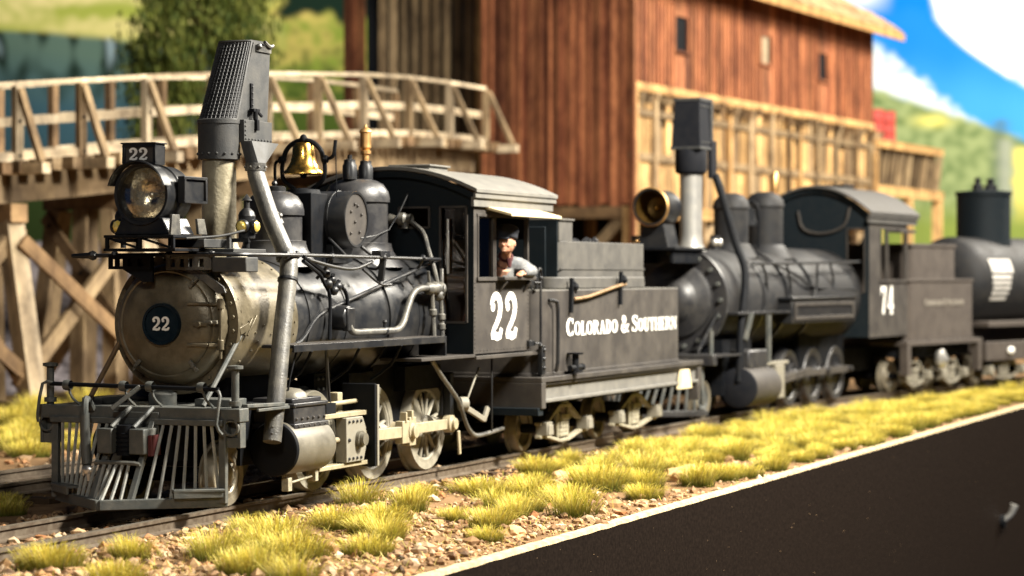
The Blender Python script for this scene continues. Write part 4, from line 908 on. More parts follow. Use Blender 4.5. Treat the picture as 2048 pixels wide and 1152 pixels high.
nb = B(); nb.box(-26.2, -19.5, -6.5, 6.5, 119.3, 120.2); nb.box(-26.2, -19.5, -6.5, 6.5, 125.6, 126.5); nb.box(-26.2, -19.5, -6.5, -5.5, 120.2, 125.6); nb.box(-26.2, -19.5, 5.5, 6.5, 120.2, 125.6); nb.box(-26.6, -18.8, -7, 7, 126.5, 127); nbo = nb.build('number_box', EB, hl, 0.15)
b = B(); b.box(-25.6, -20, -5.5, 5.5, 120.2, 125.6); nf = b.build('number_face', 'weathered_grey', nbo)
b = B(); text(b, '22', (-25.65, 4.3, 120.9), (0, -1, 0), (0, 0, 1), 4.3, 1.36, 0.12); b.build('box_number', 'white_paint', nf)
for s_ in (-1, 1):
    b = B(); y0, y1 = s_*10.4, s_*13.2
    b.box(-17.5, -1.5, y0, y1, 106.3, 107.3); b.box(-17.5, -1.5, y0, y1, 114.6, 115.6); b.box(-17.5, -16.4, y0, y1, 107.3, 114.6); b.box(-2.6, -1.5, y0, y1, 107.3, 114.6); b.box(-16.4, -2.6, y0, s_*12.3, 107.3, 114.6); b.build('side_number_box', EB, hl, 0.15)
b = B(); b.prism([(-11, 95.4), (11, 95.4), (8, 101.2), (-8, 101.2)], 'yz', -24, -7); b.build('headlight_pedestal', EB, hl, 0.3)
b = B(); b.prism([(-26, 95.2), (-19, 95.2), (-20, 102.2), (-25, 102.2)], 'xz', -12.6, -11.6); b.prism([(-6, 95.6), (0, 95.6), (-2, 101), (-7, 101)], 'xz', -12.2, -11.2); b.build('pedestal_plate', 'pipe_iron', hl, 0.1)
sh = B(); sh.box(-26.5, -4, -13.8, 13.8, 94.2, 95.2); sh.box(-26, -4, -14.2, 14.2, 89.6, 90.6)
for y in (-13, 0, 13): sh.box(-26, -24.8, y-0.6, y+0.6, 90.6, 94.2); sh.box(-5.4, -4.2, y-0.6, y+0.6, 90.6, 94.2)
sh.beam((-25.4, -12, 90.8), (-25.4, -1, 94), 0.8, 0.8); sh.beam((-25.4, 12, 94), (-25.4, 1, 90.8), 0.8, 0.8); sho = sh.build('headlight_shelf', ED, eng, 0.12)
b = B(); plate_holes(b, 2, 19, 83.4, 88.4, -15, -14, [(5, 7.2), (9.4, 11.2), (13, 14.8), (16.4, 17.6)]); b.prism([(2, 88.4), (2, 79), (6, 79), (14, 83.4), (14, 88.4)], 'yz', -13.6, -12.6); b.build('perforated_bracket', ED, eng)
b = B(); plate_holes(b, -19, -1, 83.2, 88.6, -9.5, -8.5, [(-4.6, -2.8), (-8.2, -6.4), (-11.6, -9.8), (-16, -13.8)]); b.build('perforated_bracket', 'pipe_iron', eng, 0.1)
b = B(); b.prism([(-3, 84), (-5, 81.6), (-14, 79.2), (-20, 74.8), (-23, 75.2), (-22, 77.4), (-15, 82), (-11, 84)], 'yz', -6.6, -5.6); b.build('step_bracket', 'pipe_iron', eng, 0.1)
b = B(); b.box(-10, -1, -33, -19.6, 82.4, 87.6); b.build('tool_tray', 'hood_iron', eng, 0.4)
b = B(); b.box(-9, 12, -16, -2, 91, 94); b.box(-6, 18, -26, -8, 88.6, 90.6); b.tube([(-20, -15, 94), (-8, -22, 95), (0, -27, 97)], 0.5, 6); b.beam((-4, -23, 84), (-4, -23, 96), 1.4, 1.4); b.build('shelf_fittings', 'hood_iron', eng, 0.2)
# hand rails
pipe(eng, [(-9, 37.5, 88.2), (-9, 14, 88.4), (-9.5, -12, 88.6), (-9, -26, 88.6), (0, -31.5, 88.6), (22, -32.6, 88.6), (30, -33, 88.6), (34, -29.6, 88.6), (60, -28.4, 88.6), (168, -28, 87.9)], 0.72, EB, 'hand_rail', 3)
b = B(); b.cyl((-9, 28, 88.3), (-9, 37, 88.2), 1.3, 0.8, 10); b.ball((-9, 29, 88.3), 1.8, 8)
for y in (20, -2, -19): b.ball((-9, y, 88.5), 1.5, 8)
for x in (22, 34): b.ball((x, -32 if x < 30 else -29.8, 88.6), 1.7, 8)
b.build('rail_knobs', EB, eng)
for x in (66, 112, 150):
    b = B(); b.ball((x, -28.2, 88.4), 1.4, 8); b.tube([(x, -28.2, 88), (x+0.5, -25.5, 84), (x, -22, 80 if x < 100 else 84)], 0.6, 6); b.build('rail_stanchion', EB, eng)
# marker lamps
for s_, x, y in ((-1, 10, -22.5), (1, -4, 19.5)):
    b = B(); b.cyl((x, y, 94.4), (x, y, 102.4), 3.0, n=20); b.lathe([(3.1, 0), (2.6, 1.6), (1.1, 3), (1.0, 5.4), (1.9, 5.6), (0, 8)], (x, y, 102.2), n=16); b.cyl((x, y, 91), (x, y, 94.6), 1.0, n=10)
    b.box(x-2.6, x-1, y+s_*2, y+s_*-6, 93, 94.4); lamp = b.build('marker_lamp', EB, eng)
    for k, d in enumerate(((-1, 0, 0), (0, s_, 0))):
        d = V(d); p = V((x, y, 98.6))+d*2.7; b = B(); b.lathe([(2.55, 0), (2.6, 0.9), (2.2, 1.5)], p, d, 18); b.build('lens_rim', EB, lamp)
        b = B(); b.lathe([(2.2, 0.2), (2.2, 1.2), (1.5, 1.9), (0, 2.3)], p, d, 8); o = b.build('marker_lens', 'amber_gem', lamp)
        b = B(); b.lathe([(2.15, 0.15), (1.2, -0.6), (0, -0.8)], p, d, 8); b.build('lamp_reflector', 'amber_reflector', lamp)
# ---- domes, drum, bell, whistle
def dome(x, r, ztop, name, zb=92.5, hatch=True):
    h = ztop-zb
    prof = [(r+6.5, zb-8), (r+4.2, zb-4.4), (r+2.2, zb-1.4), (r+1.5, zb+0.8), (r+1.5, zb+1.8), (r, zb+2.2), (r, ztop-9.6), (r+0.8, ztop-9.4), (r+0.8, ztop-7.6), (r+0.2, ztop-5), (r-1.8, ztop-2.0), (r-4.6, ztop-0.5), (r-7, ztop), (0, ztop)]
    b = B(); b.lathe(prof, (x, 0, 0), n=56); return b.build(name, 'weathered_dome', eng)
sd = dome(74, 10.6, 113.6, 'sand_dome'); b = B(); b.lathe([(4.4, 113.4), (4.4, 115), (3.6, 115.4), (0, 115.4)], (74, 0, 0), n=24); b.ball((74, 0, 116.4), 1.2, 8); b.build('dome_lid', EB, sd)
dm = dome(147, 12.6, 120.6, 'steam_dome')
for x, y in ((140, 0), (153, -1)):
    b = B(); b.lathe([(3, 120.4), (3, 126), (2.4, 127), (2.4, 128.4), (1, 128.8), (1, 130.4), (0, 130.4)], (x, y, 0), n=18); b.build('safety_valve', EB, dm)
b = B(); b.lathe([(1.4, 128.5), (1.4, 131), (2.2, 131.4), (2.2, 132.6), (1.5, 133), (2.3, 134), (2.3, 140), (2.8, 140.4), (2.0, 141.6), (0.7, 142.4), (0.5, 143.4), (0, 143.4)], (153, -1, 0), n=18); b.build('whistle', 'brass_dull', dm)
DX = 113.5
b = B(); b.lathe([(0, 15.2), (10.2, 15.2), (10.2, 15.9), (11.0, 16.0), (11.2, 15.4), (11.2, -15.4), (10.4, -16), (0, -16)], (DX, 0, 103.4), (0, -1, 0), 56); dr = b.build('air_drum', EB, eng)
b = B(); b.cyl((DX, -15.0, 103.4), (DX, -15.45, 103.4), 10.15, n=48); b.build('drum_end', 'weathered_grey', dr)
b = B()
for a, c in ((-1, 6), (1.4, 5.4), (-4.4, 3), (-0.8, -1), (-4.6, -5.5), (3.2, -5), (5, 2)): b.ball((DX+a, -15.6, 103.4+c), 0.7, 8)
b.build('drum_bolts', 'weathered_grey', dr, kind='stuff')
for y in (-8, 8):
    b = B(); b.lathe([(11.2, -.5), (11.5, -.4), (11.5, .4), (11.2, .5)], (DX, y, 103.4), (0, 1, 0), 48); b.build('drum_strap', EB, dr)
    b = B(); b.box(DX-9, DX+9, y-2, y+2, 86, 93.4); b.build('drum_saddle', EB, dr, 0.3)
pipe(eng, [(DX+4, -16, 92.6), (DX+9, -20, 88)], 0.8, EB, 'pipe', 0); pipe(eng, [(DX-11, -9, 96), (DX-12, -18, 88)], 0.6, EB, 'pipe', 0)
BX = 98.5
b = B(); b.lathe([(1.2, 133.4), (3.4, 133), (4.2, 131.6), (4.5, 128.5), (5.2, 125.4), (6.6, 123), (8.0, 121.6), (8.1, 121), (7.5, 121), (6.0, 123), (4.4, 127), (3.6, 131.5), (0, 132)], (BX, 0, 0), n=40); bell = b.build('bell', 'brass', eng)
b = B(); L_ = []
for k in range(11): t = math.pi*k/10; L_.append((BX, math.cos(t)*8.6, 126.6+math.sin(t)*7.6))
b.tube([(BX, 3, 114.5), (BX, 8.4, 118.5), (BX, 9.4, 123)]+[(BX, 8.8, 126.6)], 0.9, 8); b.tube([(BX, -3, 114.5), (BX, -8.4, 118.5), (BX, -9.4, 123), (BX, -8.8, 126.6)], 0.9, 8); b.tube(L_, 1.0, 8, 2)
b.ball((BX, 0, 134.6), 1.6, 10, (1, 1, 1.3)); b.ball((BX, 9.4, 126.6), 1.8, 8); b.ball((BX, -9.4, 126.6), 1.8, 8); b.tube([(BX, -10, 126.6), (BX, -13, 128), (BX, -14, 134)], 0.7, 6); b.tube([(BX, 10, 126.6), (BX, 12.4, 125), (BX, 12.4, 117)], 0.6, 6); b.tube([(BX, -14, 133), (BX+1, -14, 112)], 0.22, 5)
b.lathe([(7, 113.2), (6.4, 114.8), (3, 115.4), (0, 115.6)], (BX, 0, 0), n=20); b.build('bell_yoke', ED, bell)
b = B(); b.ball((BX, 0, 120.6), 1.5, 8); b.cyl((BX, 0, 120), (BX, 0, 130), 0.4, n=6); b.build('clapper', ED, bell)
b = B(); b.box(BX-7, BX+7, -7, 7, 86, 113.4); b.build('bell_stand', ED, bell, 0.3)
# ---- boiler side plumbing
pipe(eng, [(26, -26, 54), (48, -24.4, 57), (64, -23.6, 66), (90, -23.2, 71.5), (151, -25.2, 83.8), (176, -24, 88)], 0.75, EB, 'reach_rod')
pipe(eng, [(40, -29.8, 88), (60, -27.4, 83), (69, -24.6, 81), (86, -24, 75.6), (88, -24.8, 66)], 0.75, ED, 'oil_pipe')
pipe(eng, [(40, -29.6, 86.5), (58, -27.0, 82), (66, -24.8, 79), (72, -24.6, 73), (71, -25, 57)], 0.75, ED, 'oil_pipe')
b = B()
for x, z in ((68, 82), (73, 79.5), (78, 77), (70, 78), (75, 75.5)): b.ball((x, -24.8, z), 1.9, 10); b.cyl((x, -24.6, z-1.6), (x+1.5, -24.8, z+2.4), 0.8, n=8)
b.build('valve_cluster', EB, eng)
b = B(); b.lathe([(0, 4.2), (4.4, 4.2), (4.8, 3.4), (4.8, -3)], (80.5, -24.6, 65), (0, -1, 0), 24); b.box(77.5, 84, -29.6, -27, 60, 69); b.build('check_valve', EB, eng, 0.5)
pipe(eng, [(80.5, -28.4, 62), (84, -28.8, 59.6), (98, -28.8, 59.4), (112, -28.8, 59.4), (123, -28.8, 59.6), (129, -28.8, 62), (134, -28.8, 68.5), (139, -28.9, 74), (147, -29, 76), (160, -29, 75.6)], 1.35, 'pipe_iron', 'delivery_pipe', n=12)
b = B(); b.cyl((112, -28.8, 58), (112, -28.8, 62.5), 0.7, n=8); b.ball((112, -28.8, 63), 1.0, 8); b.ball((112, -28.8, 59.4), 1.8, 10); b.build('pipe_clip', EB, eng)
b = B(); b.lathe([(1.6, -8), (2.6, -6), (2.2, -2), (3.0, 0), (2.2, 3), (2.8, 6), (1.4, 8)], (160, -29, 75.8), (1, 0, 0), 16); b.cyl((156, -29, 74), (153.5, -29, 83), 0.7, n=8); b.ball((164, -29, 73), 2.6, 10); b.lathe([(2.4, -.3), (2.6, 0), (2.4, .3)], (165.5, -31, 75), (0.4, -1, 0), 14); b.build('injector', 'pipe_iron', eng)
for x in (157.5, 166): pipe(eng, [(x, -29, 74), (x+0.4, -29.4, 64), (x, -30, 55.5)], 0.95, 'pipe_iron', 'injector_pipe')
b = B()
for x, z in ((157.6, 66), (166.2, 64), (166.2, 60)): b.lathe([(1.2, -1.5), (1.7, -1), (1.7, 1), (1.2, 1.5)], (x, -29.4, z), n=10)
b.build('pipe_unions', 'pipe_iron', eng)
pipe(eng, [(178, -11, 103.5), (171, -19, 99), (165, -24, 92), (163, -27.5, 84), (163, -29, 78)], 0.95, 'pipe_iron', 'cab_pipe')
b = B(); b.lathe([(1.2, -9), (2.4, -8), (1.4, -5), (2.8, -3.4), (2.8, -1), (1.8, 0), (2.2, 2)], (177, -9, 105), (0, -1, 0), 14); b.cyl((177, -8, 101), (177, -8, 105), 1.6, n=10); b.build('turret_valve', 'pipe_iron', eng)
pipe(eng, [(118, -15.6, 96), (150, -13, 100), (178, -9, 116)], 0.28, EB, 'whistle_cord', 2, 5)
pipe(eng, [(45, -29.4, 87), (66, -28.8, 84.6), (86, -28, 83.8), (104, -27, 86.6)], 0.7, EB, 'conduit')
b = B(); b.tube([(100, -25, 83.6), (112, -26.6, 78), (122, -27.2, 77.6)], 0.5, 6); b.beam((113, -28, 90), (112, -27, 79), 2.4, 1.6); b.box(108, 117, -29, -25, 88.5, 91); b.build('air_bracket', EB, eng, 0.15)
b = B(); b.lathe([(2.6, -.3), (3, 0), (2.6, .5), (0, .7)], (146, -24.4, 80), (0, -1, 0.3), 18); b.build('washout_plug', EB, eng)
# ---- running boards
for s_ in (-1, 1):
    b = B(); b.box(20, 156, s_*23, s_*36, 55.2, 56.2); b.box(20, 156, s_*35.4, s_*36.2, 53.8, 56.4); b.box(155, 156.2, s_*24, s_*36.1, 48.4, 56.3); b.build('running_board', EB, eng, 0.12)
    b = B(); b.box(20.5, 155.5, s_*23.2, s_*35.2, 56.25, 56.45); b.build('tread_plate', 'weathered_grey', eng)
    b = B(); b.box(126, 181, s_*20, s_*38.4, 47.0, 48.2); b.build('cab_apron', 'weathered_grey', eng, 0.1)
for x in (34, 74, 112): pipe(eng, [(x, -36, 54), (x+3, -30, 46), (x+1, -22, 40)], 0.6, ED, 'board_bracket', 2, 6)
pipe(eng, [(52, -33, 54), (57, -31, 45), (60, -30, 38), (61, -30, 33)], 0.65, EB, 'lubricator_pipe', 3, 6)
pipe(eng, [(28, -33, 54), (25, -32, 45), (25, -31, 39)], 0.4, EB, 'lubricator_pipe', 2, 6)
# ---- cylinders, valve chests, motion
for s_ in (-1, 1):
    b = B(); b.lathe([(0, 11.6), (9.0, 11.6), (9.6, 12.2), (9.6, 41.6), (9.0, 43.2), (8.2, 43.6), (0, 43.6)], (0, s_*32.4, 19.8), (1, 0, 0), 48); cy = b.build('cylinder', 'cylinder_grey', eng)
    b = B(); b.lathe([(0, 10.6), (8.4, 10.7), (9.4, 11.1), (9.75, 11.8), (9.75, 12.4)], (0, s_*32.4, 19.8), (1, 0, 0), 48); b.build('cylinder_cover', ED, cy)
    b = B(); b.box(16, 41, s_*20, s_*38.2, 28.4, 34.4); b.box(15, 42, s_*20, s_*39, 26.6, 28.6); b.box(15, 42, s_*19.5, s_*38.8, 34.4, 35.8); b.box(17, 40, s_*21, s_*37, 35.8, 37.4); vc = b.build('valve_chest', EB if s_ > 0 else 'weathered_dome', eng, 0.35)
    b = B(); b.lathe([(6.6, 0), (6, 1.6), (4, 3), (0, 3.6)], (29, s_*29.6, 37.3), n=20); b.build('chest_dome', 'cylinder_grey', vc)
    b = B()
    for k in range(6): b.ball((17.5+k*4.4, s_*38.4, 30.2), 0.6, 6); b.ball((18+k*4.2, s_*39, 27.6), 0.5, 6)
    b.build('chest_bolts', 'weathered_grey', vc, kind='stuff')
    b = B(); b.cyl((43, s_*32.4, 19.8), (66, s_*32.4, 19.8), 1.1, n=12); b.lathe([(2.6, 43.4), (2.6, 47), (1.6, 49)], (0, s_*32.4, 19.8), (1, 0, 0), 16); b.build('piston_rod', 'rod_cream', eng)
    b = B(); b.box(44, 86, s_*30.6, s_*34.6, 28.2, 30); b.build('guide_bar', 'rod_cream', eng, 0.2)
    b = B(); b.box(42, 84, s_*30.6, s_*35, 9.4, 11); b.build('guide_bar', 'rod_cream', eng, 0.2)
    b = B(); b.prism([(63, 11.2), (78, 11.2), (80, 16), (80, 23.6), (77, 28), (63, 28)], 'xz', s_*31.4, s_*36); ch = b.build('crosshead', 'weathered_grey' if s_ > 0 else 'crosshead_grey', eng, 0.3)
    b = B(); b.cyl((73.5, s_*36, 19.6), (73.5, s_*39, 19.6), 2.4, n=16); b.cyl((73.5, s_*36, 19.6), (73.5, s_*37.4, 19.6), 3.2, n=16); b.build('wrist_pin', 'cylinder_grey', ch)
    b = B()
    for k in range(4): b.ball((65+k*3.4, s_*36.1, 26.4), 0.65, 6); b.ball((65+k*3.4, s_*36.1, 12.6), 0.65, 6)
    b.ball((65, s_*36.1, 19.6), 0.8, 6); b.build('crosshead_bolts', EB, ch, kind='stuff')
    b = B(); b.box(83.6, 85, s_*24, s_*38, 8.6, 40); b.build('guide_yoke', ED, eng, 0.2)
    b = B(); b.box(85, 86.6, s_*36.6, s_*38.4, 8.6, 39.6); b.build('yoke_flange', 'crosshead_grey', eng, 0.15)
    b = B(); b.cyl((42, s_*30, 33), (84, s_*30, 33.4), 0.9, n=10); b.build('valve_rod', 'rod_cream', eng)
    b = B(); b.box(72, 76, s_*24, s_*28, 29, 37); b.build('rocker_arm', 'rod_cream', eng, 0.3)
    b = B(); b.beam((80, s_*33.5, 20), (121, s_*31.6, 19.2), 2.6, 4.4); b.box(119, 126, s_*30.0, s_*33.4, 14.6, 23.6); b.box(125.4, 131.4, s_*29.8, s_*33.6, 13.4, 24.8); mr_ = b.build('main_rod', 'rod_cream', eng, 0.25)
    b = B(); b.lathe([(3.5, 29.4), (3.5, 33.9), (2.6, 34.2), (2.6, 35.4), (0, 35.8)], (128, 0, 19), (0, s_, 0), 20); b.box(121.4, 122.6, s_*31, s_*33.8, 23, 27); b.box(127, 128.6, s_*31, s_*33.8, 24, 27.4); b.build('rod_brass', 'rod_cream', mr_, 0.15)
    b = B(); b.beam((128, s_*26.6, 19), (180, s_*26.6, 19), 2.0, 4.2); b.beam((75.4, s_*25.6, 19), (128, s_*25.6, 19), 2.0, 3.6); b.lathe([(3.7, 25.2), (3.7, 28.6), (2.4, 29), (2.4, 30.2), (0, 30.4)], (180, 0, 19), (0, s_, 0), 20); b.lathe([(3.7, 25.0), (3.7, 28.2)], (128, 0, 19), (0, s_, 0), 20); b.build('side_rod', 'rod_cream', eng, 0.2)
    b = B(); b.beam((182.5, s_*30, 16), (183.4, s_*30.2, 6), 1.0, 2.0); b.build('rod_strap', 'rod_cream', eng, 0.3)
    for x in (65.8, 118.4, 170.5): wheel(eng, x, s_, 19.0, 'driving_wheel', pin=0.0)
    wheel(eng, -0.5, s_, 11.0, 'pilot_wheel', spokes=14, rim='tyre_steel')
    b = B(); b.cyl((20, s_*35, 7.4), (38, s_*35, 8.6), 0.5, n=8); b.box(15, 18, s_*33.6, s_*36.4, 4.6, 9.4); b.box(36, 38.4, s_*33.6, s_*36.6, 6.6, 11.6); b.build('drain_cocks', 'truck_cream', eng, 0.2)
for x, r in ((65.8, 19), (118.4, 19), (170.5, 19), (-0.5, 11)): axle(eng, x, r)
b = B()
for x in (92, 144): b.box(x-9, x+9, -15, -11, 30, 34); b.box(x-2, x+2, -15.5, -11, 15, 34)
b.build('spring_hangers', ED, eng)
b = B(); b.box(146, 182, -22, -16.5, 34, 44); b.box(98, 122, -20, -16, 38, 43); b.build('ash_pan', ED, eng)
# pipes below the cab
pipe(eng, [(146, -34, 47), (158, -33, 40), (174, -31.6, 32), (182, -31, 27), (190, -30.6, 18), (198, -30.4, 13.4), (208, -30.4, 12.8), (232, -30, 14)], 0.95, 'pipe_iron', 'injector_feed', 3)
b = B(); b.beam((188, -31, 25.4), (204, -32.6, 19.6), 1.5, 2.4); b.beam((203.6, -32.6, 19), (207.4, -33, 24.6), 1.5, 2.4); b.tube([(188, -31, 27), (200, -32, 42)], 0.5, 6); b.cyl((186, -29, 27), (188.5, -31.4, 27), 3.0, n=16); b.build('injector_lever', 'crosshead_grey', eng, 0.25)
b = B(); b.beam((186, -24, 40), (186, -24, 14), 3, 3); b.box(184, 196, -22, -14, 22, 40); b.tube([(212, -33, 46), (212, -33, 14)], 0.45, 6); b.build('cab_bracket', EB, eng, 0.2)

# ================================================================== CABS
def cab(parent, x0, x1, hw, z0, zs, zp, body, front, wins, fwin, roof_mat, roof_x, num=None):
    """cab shell: front wall with openings, side walls, arched roof. wins: side window openings (xa, xb, za, zb); fwin: front openings (ya, yb, za, zb) on the near half, mirrored"""
    def arch(y): return zs+(zp-zs)*(1-(y/hw)**2)
    # front wall in vertical strips between opening edges
    cuts = sorted({0.0, hw-0.01} | {abs(v) for w_ in fwin for v in w_[:2]}); b = B()
    for s_ in (-1, 1):
        for a, c in zip(cuts[:-1], cuts[1:]):
            m_ = (a+c)/2; holes = sorted([(w_[2], w_[3]) for w_ in fwin if min(abs(w_[0]), abs(w_[1])) < m_ < max(abs(w_[0]), abs(w_[1]))])
            zz = z0+0.3; spans = []
            for h0, h1 in holes: spans.append((zz, h0)); zz = h1
            spans.append((zz, None))
            for h0, h1 in spans:
                t0, t1 = (arch(a)-0.3, arch(c)-0.3) if h1 is None else (h1, h1)
                b.prism([(s_*a, h0), (s_*c, h0), (s_*c, t1), (s_*a, t0)], 'yz', x0, x0+1.2)
    fw = b.build('front_wall', front, parent)
    for w_ in fwin:
        for s_ in (-1, 1):
            ya, yb = s_*abs(w_[0]), s_*abs(w_[1]); f = B()
            for p, q in (((x0-.4, ya, w_[2]), (x0-.4, ya, w_[3])), ((x0-.4, yb, w_[2]), (x0-.4, yb, w_[3])), ((x0-.4, ya, w_[2]), (x0-.4, yb, w_[2])), ((x0-.4, ya, w_[3]), (x0-.4, yb, w_[3]))): f.beam(p, q, 0.9, 0.9)
            f.build('window_trim', body if s_ < 0 else front, fw)
    for s_ in (-1, 1):
        ya, yb = s_*hw, s_*(hw-1.2); b = B(); xs_ = sorted({x0+0.1, x1} | {v for w_ in wins for v in w_[:2]})
        for a, c in zip(xs_[:-1], xs_[1:]):
            h = [w_ for w_ in wins if w_[0] <= a and w_[1] >= c]
            if h: b.box(a, c, ya, yb, z0, h[0][2]); b.box(a, c, ya, yb, h[0][3], zs-0.2)
            else: b.box(a, c, ya, yb, z0, zs-0.2)
        sw = b.build('side_wall', body, parent)
        b = B(); xa, xb = min(w_[0] for w_ in wins), max(w_[1] for w_ in wins); za, zb = wins[0][2], wins[0][3]
        b.box(xa-1.5, xb+1, s_*(hw+0.9), s_*(hw-1.6), za-1.6, za); b.box(xa-1.2, xb+1, s_*(hw+0.5), s_*hw, zb, zb+1.2)
        for w_ in wins: b.box(w_[0]-0.6, w_[0]+0.6, s_*(hw+0.4), s_*(hw-1.5), za, zb); b.box(w_[1]-0.6, w_[1]+0.6, s_*(hw+0.4), s_*(hw-1.5), za, zb)
        b.build('window_frame', body, sw, 0.1)
    # roof
    ysr = [-(hw+3)+(2*hw+6)*k/24 for k in range(25)]; top = [(y, zs+2.2+(zp-zs+1.5)*(1-(y/(hw+3))**2)) for y in ysr]
    b = B(); b.prism(top+[(y, z-1.6) for y, z in reversed(top)], 'yz', roof_x[0], roof_x[1]); rf = b.build('roof', roof_mat, parent, 0.12)
    for s_ in (-1, 1):
        b = B(); b.box(roof_x[0]+0.2, roof_x[1]-0.4, s_*(hw+2.4), s_*(hw+1.2), zs-1.6, zs+0.7); b.box(roof_x[0]+0.6, roof_x[1]-2, s_*(hw+1.4), s_*(hw+0.05), zs-5.2, zs-1.2); b.build('roof_fascia', roof_mat, rf, 0.12)
    b = B(); L_ = [(y, zs-2.4+(zp-zs+1.6)*(1-(y/(hw+1))**2)) for y in np.linspace(-hw-1, hw+1, 21)]; U_ = [(y, z+2.6) for y, z in L_]
    b.prism(L_+U_[::-1], 'yz', x0-2.4, x0-0.4); b.build('front_cornice', front, rf)
    b = B(); b.box((x0+x1)/2-12, (x0+x1)/2+8, -9, 9, zp+2.6, zp+4.6); b.box((x0+x1)/2-13, (x0+x1)/2+9, -10, 10, zp+4.6, zp+5.4); b.build('roof_hatch', roof_mat, rf, 0.2)
    return fw
cab(eng, 180, 243, 38, 48.3, 115.2, 123.6, 'weathered_grey', 'cab_black', [(184.5, 201.5, 80.5, 106), (203.5, 241, 80.5, 106)], [(4, 18, 101.4, 109.9), (23, 35, 61.5, 110)], 'roof_grey', (176.5, 271))
b = B(); b.box(186, 188, -18, 18, 52, 96); b.lathe([(22, 187), (22, 190), (0, 190)], (0, 0, ZB), (1, 0, 0), 40); b.build('boiler_backhead', ED, eng)
b = B(); b.box(181.5, 243, -36.5, 36.5, 47.6, 49); b.build('cab_floor', ED, eng)
b = B(); b.box(180, 250, -39.4, -30, 46.0, 47.5); b.box(180, 250, 30, 39.4, 46.0, 47.5); b.build('cab_step_board', 'weathered_grey', eng, 0.15)
b = B(); b.box(241, 242.8, 22, 36.6, 49.2, 114); b.box(241, 242.8, -36.6, 22, 97, 114.5); b.build('rear_bulkhead', ED, eng)
b = B(); b.box(185.5, 200.6, -37.4, -37.1, 80.6, 105.6); b.build('window_pane', 'pane_brown', eng)
b = B(); b.box(181.4, 181.7, -34.6, -23.4, 62, 109.6); b.build('door_pane', 'pane_brown', eng)
b = B(); b.box(179.2, 180.4, -27, -26, 82, 105); b.box(178.6, 179.9, -24.6, -23.2, 63, 84); b.build('door_bar', 'steel_bright', eng, 0.2)
b = B(); b.prism([(-37.6, 110.6), (-37.6, 109.4), (-50, 106.2), (-50, 107.4)], 'yz', 193, 252); b.build('window_awning', 'cream_awning', eng, 0.15)
b = B(); b.box(204, 241, -42.5, -37.6, 79.2, 80.7); b.tube([(208, -38, 74), (208.5, -41.6, 78.8)], 0.6, 6, 0); b.tube([(236, -38, 74), (236.5, -41.6, 78.8)], 0.6, 6, 0); b.build('arm_rest', 'weathered_grey', eng, 0.25)
b = B(); text(b, '22', (197.4, -38.02, 53.4), (1, 0, 0), (0, 0, 1), 20.4, 1.14, 0.12, gap=0.10); b.build('cab_number', 'white_paint', eng)
b = B()
for z in (51, 78): b.tube([(246, -39.5, z), (249.5, -41, z), (249.5, -41, z+1)], 0.6, 6, 0)
b.tube([(249.5, -41, 50), (249.5, -41, 80)], 0.6, 8, 0); b.ball((249.5, -41, 50), 1.1, 8); b.ball((249.5, -41, 80), 1.1, 8); b.box(240, 246.5, -39.4, -37.8, 50, 52.4); b.box(240, 246.5, -39.4, -37.8, 76.6, 79); b.build('cab_grab_rail', EB, eng, 0.1)
b = B()
for k in range(16): b.ball((181.2, -38.1, 51+k*1.8), 0.3, 6); b.ball((241.6, -38.1, 51+k*1.8), 0.3, 6); b.ball((183.5+k*3.75, -38.1, 49.6), 0.3, 6)
b.build('cab_rivets', 'weathered_grey', eng, kind='stuff')

# ================================================================== DRIVER leaning on the cab window sill
per = thing('person', 'driver in dark cap and grey shirt leaning out of the cab window of engine 22', 'person', (226, -26, 49))
def blob(name, m_, parent, fn, vox=0.33):
    b = B(); fn(b); o = b.build(name, m_, parent)
    r = o.modifiers.new('remesh', 'REMESH'); r.mode = 'VOXEL'; r.voxel_size = vox*S; r.use_smooth_shade = True
    sm = o.modifiers.new('smooth', 'SMOOTH'); sm.factor = 0.5; sm.iterations = 3
    return o
HD = V((215.5, -38.6, 95.2))
def hand(b, w_, d, side, curl):
    """palm, four fingers of unequal length and a thumb; w_ wrist, d direction, curl down"""
    d = V(d).normalized(); up = V((0, 0, 1)); sd_ = d.cross(up).normalized()*side
    b.tube([w_, w_+d*2.0, w_+d*3.4], 1, 8, 2, rs=[0.95, 1.25, 1.2])
    for k, ln in enumerate((2.9, 3.3, 3.1, 2.4)):
        p = w_+d*3.2+sd_*(-1.2+0.8*k); b.tube([p-d*0.8, p+d*ln*0.5-up*curl*0.3, p+d*ln*0.85-up*curl], 0.4, 6, 2, rs=[0.46, 0.44, 0.36])
    p = w_+d*1.2-sd_*1.1; b.tube([p, p+d*1.4-sd_*1.0, p+d*2.6-sd_*0.9-up*curl*0.4], 0.45, 6, 2, rs=[0.6, 0.5, 0.4])
